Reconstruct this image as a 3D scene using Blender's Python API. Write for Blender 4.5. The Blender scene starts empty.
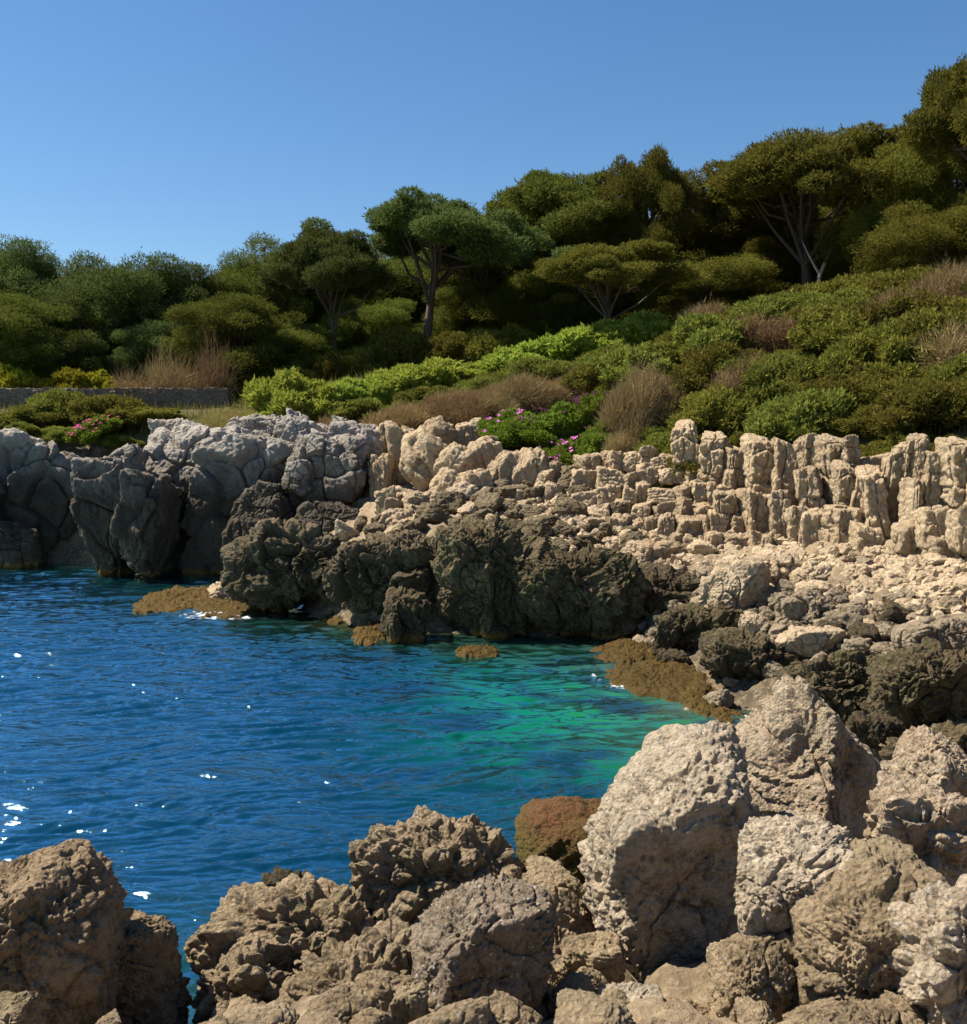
import bpy, math, random
import numpy as np
from mathutils import Vector, Matrix, Euler

C = bpy.context.scene.collection
R = math.radians
random.seed(7)
FPX, PITCH, CAMZ = 1037.0, R(4.0), 5.0

# ------------------------------------------------------------------ camera
cam_d = bpy.data.cameras.new("camera")
cam = bpy.data.objects.new("camera", cam_d); C.objects.link(cam)
cam.location = (0, 0, CAMZ)
cam.rotation_euler = (R(90) - PITCH, 0, 0)
cam_d.sensor_fit = 'HORIZONTAL'
cam_d.angle = 2 * math.atan(483.5 / FPX)
cam_d.clip_start = 0.1; cam_d.clip_end = 3000
bpy.context.scene.camera = cam

def ray(px, py):
    u, v = (px - 483.5) / FPX, (512 - py) / FPX
    cp, sp = math.cos(PITCH), math.sin(PITCH)
    return np.array([u, cp + v * sp, v * cp - sp])
def at(px, py, Y):
    d = ray(px, py); t = Y / d[1]
    return np.array([d[0] * t, Y, CAMZ + d[2] * t])
def m_per_px(Y): return Y / FPX

# ------------------------------------------------------------------ numpy noise
_rs = np.random.RandomState(11)
_P = _rs.permutation(256).astype(np.int32); _P = np.concatenate([_P, _P, _P])
_G = _rs.normal(size=(256, 3)).astype(np.float32); _G /= np.linalg.norm(_G, axis=1)[:, None]
def perlin(p, seed=0):
    p = p.astype(np.float32) + np.float32(seed * 17.31)
    i = np.floor(p).astype(np.int32); f = p - i; i &= 255
    w = f * f * f * (f * (f * 6 - 15) + 10)
    out = 0
    for dx in (0, 1):
        a = _P[(i[:, 0] + dx) & 255]
        wx = w[:, 0] if dx else 1 - w[:, 0]
        for dy in (0, 1):
            b = _P[a + ((i[:, 1] + dy) & 255)]
            wy = w[:, 1] if dy else 1 - w[:, 1]
            for dz in (0, 1):
                g = _G[_P[b + ((i[:, 2] + dz) & 255)]]
                wz = w[:, 2] if dz else 1 - w[:, 2]
                out = out + (g[:, 0] * (f[:, 0] - dx) + g[:, 1] * (f[:, 1] - dy) + g[:, 2] * (f[:, 2] - dz)) * wx * wy * wz
    return out * 1.5
def fbm(p, o=4, seed=0, gain=.5):
    s, a = 0, 1.0
    for k in range(o):
        s = s + a * perlin(p * (2.03 ** k), seed + k); a *= gain
    return s
def billow(p, o=4, seed=0, gain=.5):
    s, a = 0, 1.0
    for k in range(o):
        s = s + a * (np.abs(perlin(p * (2.03 ** k), seed + k)) * 2 - .5); a *= gain
    return s
def hsh(a, b, c, s=0):
    return _P[_P[_P[(a + s * 31) & 255] + (b & 255)] + (c & 255)] / 255.0
def worley(p, seed=0):
    """F1, F2 and the id of the nearest cell"""
    i = np.floor(p).astype(np.int32)
    f1 = np.full(len(p), 9.0); f2 = f1.copy(); cid = np.zeros(len(p))
    for dx in (-1, 0, 1):
        for dy in (-1, 0, 1):
            for dz in (-1, 0, 1):
                a, b, c = i[:, 0] + dx, i[:, 1] + dy, i[:, 2] + dz
                h = hsh(a, b, c, seed)
                d = (a + h - p[:, 0]) ** 2 + (b + hsh(a, b, c, seed + 1) - p[:, 1]) ** 2 + (c + hsh(a, b, c, seed + 2) - p[:, 2]) ** 2
                n = d < f1
                f2 = np.where(n, f1, np.minimum(f2, d)); f1 = np.where(n, d, f1); cid = np.where(n, h, cid)
    return np.sqrt(f1), np.sqrt(f2), cid
def sstep(a, b, x):
    t = np.clip((x - a) / (b - a), 0, 1); return t * t * (3 - 2 * t)

# ------------------------------------------------------------------ mesh helpers
def mesh_np(name, v, f, mat=None, smooth=True, attrs=None):
    me = bpy.data.meshes.new(name)
    n, k = f.shape
    me.vertices.add(len(v)); me.vertices.foreach_set('co', np.ascontiguousarray(v, np.float32).ravel())
    me.loops.add(n * k); me.loops.foreach_set('vertex_index', np.ascontiguousarray(f, np.int32).ravel())
    me.polygons.add(n); me.polygons.foreach_set('loop_start', np.arange(0, n * k, k, dtype=np.int32))
    me.polygons.foreach_set('use_smooth', np.full(n, smooth, dtype=bool))
    for an, av in (attrs or {}).items():
        a = me.attributes.new(an, 'FLOAT', 'POINT'); a.data.foreach_set('value', np.ascontiguousarray(av, np.float32))
    me.update(calc_edges=True)
    if mat: me.materials.append(mat)
    return me
def link(name, me, parent=None, loc=(0, 0, 0), rot=(0, 0, 0), sc=(1, 1, 1)):
    o = bpy.data.objects.new(name, me); C.objects.link(o)
    o.location = loc; o.rotation_euler = rot; o.scale = sc
    if parent is not None: o.parent = parent
    return o
def tag(o, label=None, cat=None, group=None, kind=None):
    if label: o['label'] = label
    if cat: o['category'] = cat
    if group: o['group'] = group
    if kind: o['kind'] = kind
    return o
_ico = {}
def ico(level):
    if level not in _ico:
        import bmesh
        bm = bmesh.new(); bmesh.ops.create_icosphere(bm, subdivisions=level, radius=1)
        v = np.array([x.co[:] for x in bm.verts], np.float32)
        f = np.array([[q.index for q in x.verts] for x in bm.faces], np.int32)
        bm.free(); _ico[level] = (v, f)
    return _ico[level]

# ------------------------------------------------------------------ materials
def nodes(name):
    m = bpy.data.materials.new(name); m.use_nodes = True
    nt = m.node_tree; nt.nodes.clear()
    out = nt.nodes.new('ShaderNodeOutputMaterial')
    return m, nt, out
def N(nt, typ, **kw):
    n = nt.nodes.new(typ)
    for k, v in kw.items():
        if k in n.inputs: n.inputs[k].default_value = v
        else: setattr(n, k, v)
    return n
def mixc(nt, fac, a, b, mode='MIX'):
    n = nt.nodes.new('ShaderNodeMix'); n.data_type = 'RGBA'; n.blend_type = mode
    for i, v in ((0, fac), (6, a), (7, b)):
        if hasattr(v, 'links'): nt.links.new(v, n.inputs[i])
        elif i == 0: n.inputs[0].default_value = v
        else: n.inputs[i].default_value = (*v, 1)
    return n.outputs[2]
def ramp(nt, src, a, b, lo=0.0, hi=1.0):
    n = nt.nodes.new('ShaderNodeMapRange'); n.inputs['From Min'].default_value = a; n.inputs['From Max'].default_value = b
    n.inputs['To Min'].default_value = lo; n.inputs['To Max'].default_value = hi
    nt.links.new(src, n.inputs['Value']); return n.outputs[0]
def math_(nt, op, a, b=None):
    n = nt.nodes.new('ShaderNodeMath'); n.operation = op
    for i, v in ((0, a), (1, b)):
        if v is None: continue
        if hasattr(v, 'links'): nt.links.new(v, n.inputs[i])
        else: n.inputs[i].default_value = v
    return n.outputs[0]

def rock_mat(name, base, dark, stain, tide_and_shade=None, spots=0.35, scale=1.0, bump=.5, dark_amt=.5, fine=14.0, algae=None, moss=0.0):
    """weathered limestone: world-space mottling, lichen spots, dark band above the waterline (tidal on shore rocks, mostly painted shade on cliffs)"""
    m, nt, out = nodes(name)
    geo = N(nt, 'ShaderNodeNewGeometry'); pos = geo.outputs['Position']
    oi = N(nt, 'ShaderNodeObjectInfo')
    def noise(s, d=4, r=.6, dist=0.0):
        n = N(nt, 'ShaderNodeTexNoise', Scale=s, Detail=d, Roughness=r, Distortion=dist)
        nt.links.new(pos, n.inputs['Vector']); return n.outputs['Fac']
    n1 = noise(1.3 * scale, 6, .65, .6); n2 = noise(5.5 * scale, 6, .7, .3); n3 = noise(fine * 2.2, 4, .7)
    col = mixc(nt, ramp(nt, n1, .38, .66), base, stain)
    col = mixc(nt, ramp(nt, n2, .60 - .2 * dark_amt, .72 - .1 * dark_amt, 0, .85), col, dark)
    col = mixc(nt, ramp(nt, n3, .35, .7, 0, .55), col, tuple(min(1, c * 1.35) for c in base))
    vo = N(nt, 'ShaderNodeTexVoronoi', Scale=fine * .9); nt.links.new(pos, vo.inputs['Vector'])
    n4 = noise(3.1 * scale, 3)
    sp = math_(nt, 'MULTIPLY', ramp(nt, vo.outputs['Distance'], .18, .30, 1, 0), ramp(nt, n4, .44, .56, 0, spots))
    col = mixc(nt, sp, col, (.52, .50, .45))
    vd = N(nt, 'ShaderNodeTexVoronoi', Scale=fine * .45); nt.links.new(pos, vd.inputs['Vector'])
    sp2 = math_(nt, 'MULTIPLY', ramp(nt, vd.outputs['Distance'], .16, .34, 1, 0), ramp(nt, n1, .42, .6, 0, .75))
    col = mixc(nt, sp2, col, dark)
    hv = N(nt, 'ShaderNodeHueSaturation'); nt.links.new(col, hv.inputs['Color'])
    nt.links.new(ramp(nt, oi.outputs['Random'], 0, 1, .86, 1.12), hv.inputs['Value']); col = hv.outputs['Color']
    sep = N(nt, 'ShaderNodeSeparateXYZ'); nt.links.new(pos, sep.inputs[0]); z = sep.outputs['Z']
    nb = noise(1.1, 5, .7)
    if moss:
        col = mixc(nt, ramp(nt, noise(2.3, 5, .7), .5, .68, 0, moss), col, (.10, .105, .035))
    if tide_and_shade:
        zz = math_(nt, 'ADD', z, math_(nt, 'MULTIPLY', math_(nt, 'SUBTRACT', nb, .5), tide_and_shade[1] * 2.2))
        col = mixc(nt, ramp(nt, zz, tide_and_shade[0] + tide_and_shade[1], tide_and_shade[0] - tide_and_shade[1], 0, tide_and_shade[2]), col, tide_and_shade[3])
    if algae:
        zz = math_(nt, 'ADD', z, math_(nt, 'MULTIPLY', math_(nt, 'SUBTRACT', n2, .5), .5))
        col = mixc(nt, ramp(nt, zz, algae[0], algae[0] - .12, 0, .9), col, algae[1])
    b = N(nt, 'ShaderNodeBsdfPrincipled', Roughness=.88)
    b.inputs['Specular IOR Level'].default_value = .25
    nt.links.new(col, b.inputs['Base Color'])
    f1 = noise(fine * .8, 8, .72, .4)
    v2 = N(nt, 'ShaderNodeTexVoronoi', Scale=fine * 1.7); nt.links.new(pos, v2.inputs['Vector'])
    hgt = math_(nt, 'ADD', f1, math_(nt, 'MULTIPLY', v2.outputs['Distance'], .35))
    bp = N(nt, 'ShaderNodeBump', Strength=bump, Distance=1.5 / fine); nt.links.new(hgt, bp.inputs['Height'])
    nt.links.new(bp.outputs[0], b.inputs['Normal']); nt.links.new(b.outputs[0], out.inputs[0])
    return m

M = {}
M['cliff'] = rock_mat('limestone_grey_cliff', (.34, .31, .27), (.12, .10, .08), (.23, .195, .15), tide_and_shade=(4.1, 1.2, .95, (.05, .038, .024)), scale=.6, fine=5, bump=.6, spots=.2, dark_amt=.4, algae=(.28, (.16, .095, .02)))  # dark lower band is mostly the cliff's sun shadow, painted into its colour
M['tan'] = rock_mat('limestone_warm_cliff', (.38, .295, .19), (.15, .105, .06), (.27, .19, .11), scale=.7, fine=6, bump=.7, spots=.2, dark_amt=.35)
M['scree'] = rock_mat('limestone_scree', (.40, .315, .21), (.15, .105, .058), (.27, .195, .115), scale=1.5, fine=9, bump=.6, spots=.2, dark_amt=.4)
M['scree_dark'] = rock_mat('limestone_brown_scree', (.25, .20, .135), (.09, .07, .045), (.16, .12, .07), scale=1.5, fine=9, bump=.7, spots=.15, dark_amt=.6)
M['karst'] = rock_mat('dark_weathered_karst', (.135, .10, .052), (.03, .022, .011), (.075, .057, .027), scale=1.5, fine=8, bump=.9, spots=.1, dark_amt=.7, tide_and_shade=(.75, .5, .7, (.028, .02, .010)), algae=(.22, (.15, .085, .015)), moss=.6)
M['karst_top'] = rock_mat('brown_weathered_karst', (.20, .155, .092), (.045, .033, .018), (.11, .08, .042), scale=1.4, fine=8, bump=.9, spots=.15, dark_amt=.75, tide_and_shade=(2.0, .6, .85, (.06, .045, .022)), algae=(.22, (.15, .085, .015)), moss=.3)
M['heap'] = rock_mat('brown_pitted_limestone', (.36, .275, .17), (.065, .047, .027), (.20, .145, .083), scale=1.6, fine=20, bump=1.0, spots=.25, dark_amt=.5, moss=.35)
M['heap_dark'] = rock_mat('dark_brown_limestone', (.29, .21, .125), (.06, .043, .025), (.155, .11, .062), scale=2.2, fine=22, bump=.9, spots=.2, dark_amt=.6)
M['pale'] = rock_mat('pale_pitted_limestone', (.50, .415, .30), (.085, .066, .045), (.31, .24, .155), scale=1.5, fine=22, bump=1.0, spots=.7, dark_amt=.8)
M['pink'] = rock_mat('pinkish_pitted_limestone', (.47, .365, .25), (.10, .075, .045), (.31, .23, .145), scale=1.6, fine=22, bump=1.0, spots=.7, dark_amt=.7)
M['grey'] = rock_mat('grey_lichened_limestone', (.24, .19, .135), (.05, .038, .026), (.13, .10, .065), scale=2.5, fine=26, bump=.9, spots=.6, dark_amt=.6)
M['algae'] = rock_mat('seaweed_covered_rock', (.11, .062, .010), (.025, .018, .006), (.055, .045, .008), scale=3, fine=16, bump=1.0, spots=.05, dark_amt=.5)
M['algae_red'] = rock_mat('red_and_green_seaweed_rock', (.125, .05, .022), (.05, .03, .01), (.10, .065, .014), tide_and_shade=(1.6, .22, .95, (.085, .07, .012)), scale=2.3, fine=40, bump=1.0, spots=.0, dark_amt=.6)

def leaf_mat(name, cols, var=.25, trans=.35):
    m, nt, out = nodes(name)
    oi = N(nt, 'ShaderNodeObjectInfo'); geo = N(nt, 'ShaderNodeNewGeometry')
    n = N(nt, 'ShaderNodeTexNoise', Scale=.9, Detail=3.0); nt.links.new(geo.outputs['Position'], n.inputs['Vector'])
    col = mixc(nt, ramp(nt, n.outputs['Fac'], .35, .65), cols[0], cols[1])
    col = mixc(nt, ramp(nt, geo.outputs['Random Per Island'], .0, 1.0, 0, .6), col, cols[2])
    hv = N(nt, 'ShaderNodeHueSaturation'); nt.links.new(col, hv.inputs['Color'])
    nt.links.new(ramp(nt, oi.outputs['Random'], 0, 1, 1 - var, 1 + var), hv.inputs['Value'])
    nt.links.new(ramp(nt, oi.outputs['Random'], 0, 1, .485, .512), hv.inputs['Hue'])
    d = N(nt, 'ShaderNodeBsdfDiffuse'); t = N(nt, 'ShaderNodeBsdfTranslucent'); mx = N(nt, 'ShaderNodeMixShader', Fac=trans)
    nt.links.new(hv.outputs[0], d.inputs['Color']); nt.links.new(hv.outputs[0], t.inputs['Color'])
    nt.links.new(d.outputs[0], mx.inputs[1]); nt.links.new(t.outputs[0], mx.inputs[2]); nt.links.new(mx.outputs[0], out.inputs[0])
    return m
M['pine'] = leaf_mat('pine_needles', ((.085, .115, .022), (.12, .135, .026), (.15, .165, .034)))
M['pine_blue'] = leaf_mat('dark_pine_needles', ((.068, .10, .03), (.095, .118, .034), (.12, .145, .04)))
M['pine_olive'] = leaf_mat('olive_pine_needles', ((.105, .112, .022), (.135, .128, .024), (.165, .15, .03)))
M['bright'] = leaf_mat('bright_spurge_leaves', ((.22, .27, .03), (.28, .33, .045), (.36, .42, .09)), .12)
M['olive'] = leaf_mat('olive_scrub_leaves', ((.115, .115, .022), (.155, .14, .027), (.19, .175, .036)))
M['green'] = leaf_mat('green_scrub_leaves', ((.12, .14, .025), (.17, .18, .035), (.22, .23, .05)))
M['dry'] = leaf_mat('dry_brown_twigs', ((.24, .16, .075), (.27, .19, .09), (.33, .25, .13)), .15, .2)
M['under'] = leaf_mat('low_green_undergrowth', ((.12, .13, .03), (.17, .15, .04), (.24, .2, .08)))
M['straw'] = leaf_mat('dry_grass_blades', ((.25, .19, .07), (.21, .2, .06), (.34, .27, .12)), .12)
M['ice'] = leaf_mat('fleshy_ice_plant_leaves', ((.13, .18, .02), (.15, .21, .03), (.2, .27, .04)), .1)
M['hedge'] = leaf_mat('yellow_green_hedge_leaves', ((.20, .19, .015), (.24, .22, .02), (.3, .28, .03)), .15)
def flat(name, c, rough=.8):
    m, nt, out = nodes(name)
    geo = N(nt, 'ShaderNodeNewGeometry')
    n = N(nt, 'ShaderNodeTexNoise', Scale=6.0, Detail=5.0); nt.links.new(geo.outputs['Position'], n.inputs['Vector'])
    b = N(nt, 'ShaderNodeBsdfPrincipled', Roughness=rough)
    nt.links.new(mixc(nt, ramp(nt, n.outputs[0], .3, .7), c, tuple(x * .6 for x in c)), b.inputs['Base Color']); nt.links.new(b.outputs[0], out.inputs[0])
    return m
M['bark'] = flat('pine_bark', (.10, .072, .052)); M['bark_pale'] = flat('pale_dead_wood', (.42, .37, .3))
M['flower'] = flat('pink_petals', (.55, .12, .42)); M['magenta'] = flat('magenta_petals', (.6, .03, .25))

# ------------------------------------------------------------------ terrain height
CP = np.array([
 (-2.7,9.9,-1.2),(0,9.8,-1.6),(1.2,11.2,-1.8),(2.2,13,-1.2),(3.2,15,-.6),(4.3,18,-.15),(5.0,16,.3),(4,13.5,.2),(3,11,.3),(3.9,20,-.2),(4.6,21.5,.15),(3.2,24,-.3),(3,26,-.2),(3.7,27,.8),
 (0,25,-.8),(-1,25.5,-.8),(-2.8,25.5,-.6),(-3,28.5,.6),(-6,31,-.4),(-7.5,32.5,0),(-10,31,-1.0),(-10.3,38,-.8),(-15,40,-1),(-19,41,-1.2),(-30,41,-1.2),
 (-10,20,-5),(-5,15,-4),(-15,30,-5),(-20,20,-7),(-5,10,-3),(-3,20,-3.4),(-1,22,-2.2),(0,19,-2.2),(1.5,17,-1.2),(2,20,-1.1),(1,14,-1.8),(-8,6,-3),(-30,30,-7),(-30,5,-7),(-1,12,-2.4),
 (-2.6,6,1.1),(-1,7.5,.8),(0.5,8,.7),(2,8,.9),(4,8,1.2),(0,4,2.3),(-3,4,1.9),(3,4,2.4),(6,6,2),(0,0,3.2),(-6,3,-.5),(8,10,1.6),(6,12,.9),(1,9.2,0),(0,-10,5),(12,0,5),(-12,-8,1),
 (7,17,.7),(9,20,1.5),(11,20,2.1),(6,22,.8),(8,24,1.8),(5,27,1.5),(10.5,22.5,2.3),(4.5,30,2.2),(9,15,1.0),(13,17,2.2),
 (0,29,2.1),(-3,30.5,2.0),(-5,34,1.8),(1,33,3),(-2,37,3.3),(-7,36,.8),(-6,39,3),
 (6.3,31,2.2),(11.2,24,2.5),(8.5,27,2.3),(8,33,4.6),(13,26.5,4.9),(10.4,30,4.8),(14.5,24,4.9),(15,18,4.5),
 (5,36,4.5),(2,39.5,5.4),(-1,42,5.6),(-5,44,5.6),(-10,44,5.5),(-15,45,5.2),(-20,45,5.1),(-13.5,43,3.0),(-30,45,5.2),(-14,47,5.6),
 (-22,49,6.2),(-12,49,6.2),(-22,54,6.8),(-12,54,7.0),(-5,50,7.6),(0,50,8.0),(-3,58,9.4),(2,58,9.6),(5,45,7.4),(5,52,9.0),
 (10,40,8.2),(14,36,8.2),(17,44,10.5),(12,46,10.0),(22,44,10.6),(9,50,9.8),(15,56,10.8),(25,56,11.4),(20,30,7.2),(26,30,8),
 (-25,60,7),(-15,60,7.3),(-10,70,8.6),(0,80,9.6),(20,80,11.5),(-40,80,7.5),(50,50,13),(-60,60,6),(-60,40,-6),(-200,20,-8),(-200,100,6),(-300,300,5),(300,300,9),(200,0,9),(0,300,8),(0,-200,8),(-100,-50,-6)], float)
_D = np.linalg.norm(CP[:, None, :2] - CP[None, :, :2], axis=2)
_W = np.linalg.solve(_D + 1e-3 * np.eye(len(CP)), CP[:, 2] - 2.0)
def terrain_h(x, y):
    x = np.atleast_1d(np.asarray(x, float)).ravel(); y = np.atleast_1d(np.asarray(y, float)).ravel()
    h = np.full(len(x), 2.0)
    for k in range(len(CP)):
        h += _W[k] * np.hypot(x - CP[k, 0], y - CP[k, 1])
    return h
def th(x, y): return float(terrain_h(x, y)[0])

def grid_faces(nr, nc):
    i = np.arange(nr - 1)[:, None] * nc + np.arange(nc - 1)[None, :]
    i = i.ravel(); return np.stack([i, i + 1, i + nc + 1, i + nc], 1)
def axis(parts):
    a = np.concatenate([np.linspace(p, q, n, endpoint=False) for p, q, n in parts] + [[parts[-1][1]]]); return a
xs = axis([(-400, -60, 20), (-60, -24, 40), (-24, 18, 420), (18, 40, 50), (40, 400, 25)])
ys = axis([(-200, 2, 20), (2, 30, 330), (30, 60, 200), (60, 100, 50), (100, 500, 25)])
X, Y = np.meshgrid(xs, ys); X = X.ravel(); Y = Y.ravel()
H = terrain_h(X, Y)
P3 = np.stack([X, Y, np.zeros_like(X)], 1)
rocky = sstep(5.2, 4.2, H) * sstep(80, 60, np.abs(Y))
H2 = H + rocky * (billow(P3 * .9, 5, 3, .55) * .16 + billow(P3 * 4.5, 3, 9) * .07) + (1 - rocky) * fbm(P3 * .35, 4, 5) * .25
mt, nt, out = nodes('terrain_rock_and_soil')
at_ = N(nt, 'ShaderNodeAttribute', attribute_name='rocky'); geo = N(nt, 'ShaderNodeNewGeometry')
n1 = N(nt, 'ShaderNodeTexNoise', Scale=1.7, Detail=8.0, Roughness=.7); nt.links.new(geo.outputs['Position'], n1.inputs['Vector'])
n2 = N(nt, 'ShaderNodeTexNoise', Scale=9.0, Detail=6.0, Roughness=.7); nt.links.new(geo.outputs['Position'], n2.inputs['Vector'])
sz = N(nt, 'ShaderNodeSeparateXYZ'); nt.links.new(geo.outputs['Position'], sz.inputs[0])
rk = mixc(nt, ramp(nt, n1.outputs[0], .35, .65), (.14, .10, .055), (.055, .04, .02)); rl = mixc(nt, ramp(nt, n1.outputs[0], .35, .65), (.28, .215, .13), (.17, .12, .07))
rk = mixc(nt, ramp(nt, sz.outputs['Z'], 1.3, 2.0), rk, rl); rk = mixc(nt, ramp(nt, n2.outputs[0], .5, .7, 0, .6), rk, (.40, .32, .21))
so = mixc(nt, ramp(nt, n1.outputs[0], .35, .65), (.085, .085, .025), (.12, .085, .04)); so = mixc(nt, ramp(nt, n2.outputs[0], .4, .7, 0, .7), so, (.06, .075, .02))
b = N(nt, 'ShaderNodeBsdfPrincipled', Roughness=.95); nt.links.new(mixc(nt, at_.outputs['Fac'], so, rk), b.inputs['Base Color'])
bp = N(nt, 'ShaderNodeBump', Strength=.8, Distance=.08); nt.links.new(n2.outputs[0], bp.inputs['Height']); nt.links.new(bp.outputs[0], b.inputs['Normal'])
nt.links.new(b.outputs[0], out.inputs[0])
o = link('terrain', mesh_np('terrain', np.stack([X, Y, H2], 1), grid_faces(len(ys), len(xs)), mt, attrs={'rocky': rocky}))
tag(o, kind='structure')

# ------------------------------------------------------------------ water
rw = np.random.RandomState(5)
ya = [5.0]
while ya[-1] < 60: ya.append(ya[-1] + max(.014, ya[-1] * .0017))
ya = np.array(ya)
ta = np.concatenate([np.linspace(-3, -.62, 60, endpoint=False), np.linspace(-.62, .62, 900), np.linspace(.62, 1.4, 30)[1:]])
TX, TY = np.meshgrid(ta, ya); WX = (TX * TY).ravel(); WY = TY.ravel()
q1 = np.stack([WX * .45, WY * .6, WX * 0], 1); q2 = np.stack([WX * 1.6, WY * 2.2, WX * 0], 1)
wx = WX + .9 * perlin(q1, 3) + .10 * perlin(q2, 13); wy = WY + .55 * perlin(q1, 8) + .10 * perlin(q2, 18)
WZ = np.zeros_like(WX)
for k, lam in enumerate((1.1, .82, .62, .50, .41, .35, .30, .26, .23, .20, .18, .16, .14, .125)):
    ang = R(97) + (-1) ** k * R(rw.uniform(3, 24)); kk = 2 * math.pi / lam; ph = rw.rand() * 6.28
    fi = kk * (wx * math.cos(ang) + wy * math.sin(ang)) + ph; s = np.sin(fi + .7 * np.sin(fi))
    env = .55 + .45 * perlin(np.stack([WX * .9 / lam * .35, WY * .9 / lam * .5, WX * 0 + k], 1), 50 + k) * 2
    WZ += lam * (1.0 if lam < .7 else .7) * s * env.clip(0, 1.05)
patch = perlin(np.stack([WX * .22, WY * .35, WX * 0], 1), 21)
WZ *= (.95 + .45 * patch)
WZ *= 1.0; gy = np.gradient(WZ.reshape(TY.shape), axis=0) / np.gradient(ya)[:, None]; gg = gy[:, 60:960]; print('rms slope y', gg.std(), 'skew', (gg ** 3).mean() / gg.std() ** 3)
WZ *= .245 / gy[:, 60:960].std()
bed = terrain_h(WX, WY)
dn = fbm(np.stack([WX * .5, WY * .7, WX * 0], 1), 3, 31)
depth = -bed + dn * .5
sand = np.exp(-(((WX - 1.7) / 3.6) ** 2 + ((WY - 18.8) / 4.2) ** 2) ** 1.3) * sstep(-.55, .1, fbm(np.stack([WX * .6, WY * .9, WX * 0], 1), 3, 77))
foam = np.zeros_like(WX)
for px, py, r, amt in ((215, 615, 1.2, 1.0), (240, 618, .9, .8), (475, 652, .5, .7), (330, 612, .6, .5), (628, 686, .6, 1.0), (655, 693, .5, .8), (600, 678, .5, .6), (700, 712, .4, .4), (20, 570, 1.5, .4), (120, 574, 2, .4)):
    q = at(px, py, 1); t = CAMZ / (CAMZ - q[2]); cx, cy = q[0] * t, t
    foam = np.maximum(foam, amt * np.exp(-((WX - cx) ** 2 + ((WY - cy) * 1.6) ** 2) / r ** 2))
fn = fbm(np.stack([WX * 5, WY * 7, WX * 0], 1), 4, 41)
foam = .75 * sstep(.45, .95, foam * (.7 + fn * 1.3))
WZ += foam * .03 * (1 + fn)
m, nt, out = nodes('sea_water')
ad = N(nt, 'ShaderNodeAttribute', attribute_name='depth'); af = N(nt, 'ShaderNodeAttribute', attribute_name='foam')
cr = N(nt, 'ShaderNodeValToRGB'); nt.links.new(ramp(nt, ad.outputs['Fac'], 0, 5), cr.inputs[0])
e = cr.color_ramp.elements
e[0].position = 0.0; e[0].color = (.035, .035, .012, 1)
e[1].position = 1.0; e[1].color = (.0, .024, .058, 1)
for p_, c_ in ((.1, (.012, .04, .03)), (.3, (.002, .026, .028)), (.6, (.0, .020, .044))):
    q = e.new(p_); q.color = (*c_, 1)
cs_ = N(nt, 'ShaderNodeValToRGB'); nt.links.new(ramp(nt, ad.outputs['Fac'], 0, 4), cs_.inputs[0]); as_ = N(nt, 'ShaderNodeAttribute', attribute_name='sand')
e = cs_.color_ramp.elements; e[0].position = 0.0; e[0].color = (.09, .12, .03, 1); e[1].position = 1.0; e[1].color = (0, .035, .06, 1)
for p_, c_ in ((.15, (.02, .14, .03)), (.4, (.002, .14, .05)), (.65, (.0, .085, .06))):
    q = e.new(p_); q.color = (*c_, 1)
body = mixc(nt, as_.outputs['Fac'], cr.outputs[0], cs_.outputs[0])
geo = N(nt, 'ShaderNodeNewGeometry')
mp = N(nt, 'ShaderNodeMapping'); mp.inputs['Scale'].default_value = (1, 2.2, 1); nt.links.new(geo.outputs['Position'], mp.inputs[0])
nn = N(nt, 'ShaderNodeTexNoise', Scale=8.0, Detail=3.0, Roughness=.5); nt.links.new(mp.outputs[0], nn.inputs['Vector'])
bp = N(nt, 'ShaderNodeBump', Strength=.5, Distance=.03); nt.links.new(nn.outputs[0], bp.inputs['Height'])
# light coming back out of the water body does not follow the ripples: its normal is the still surface
up = N(nt, 'ShaderNodeCombineXYZ'); up.inputs[2].default_value = 1
df = N(nt, 'ShaderNodeBsdfDiffuse'); nt.links.new(mixc(nt, af.outputs['Fac'], body, (.75, .78, .8)), df.inputs['Color']); nt.links.new(up.outputs[0], df.inputs['Normal'])
gl = N(nt, 'ShaderNodeBsdfGlossy', Roughness=.045); gl.inputs['Color'].default_value = (.55, .9, 1, 1); nt.links.new(bp.outputs[0], gl.inputs['Normal'])
fr = N(nt, 'ShaderNodeFresnel', IOR=1.333); nt.links.new(bp.outputs[0], fr.inputs['Normal'])
ff = math_(nt, 'MINIMUM', math_(nt, 'MULTIPLY', fr.outputs[0], ramp(nt, af.outputs['Fac'], 0, 1, 5.2, .3)), .9)
mx = N(nt, 'ShaderNodeMixShader'); nt.links.new(ff, mx.inputs[0]); nt.links.new(df.outputs[0], mx.inputs[1]); nt.links.new(gl.outputs[0], mx.inputs[2])
nt.links.new(mx.outputs[0], out.inputs[0])
o = link('sea_water', mesh_np('sea_water', np.stack([WX, WY, WZ], 1), grid_faces(len(ya), len(ta)), m, attrs={'depth': depth, 'foam': foam, 'sand': sand}))
tag(o, kind='structure')

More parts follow.
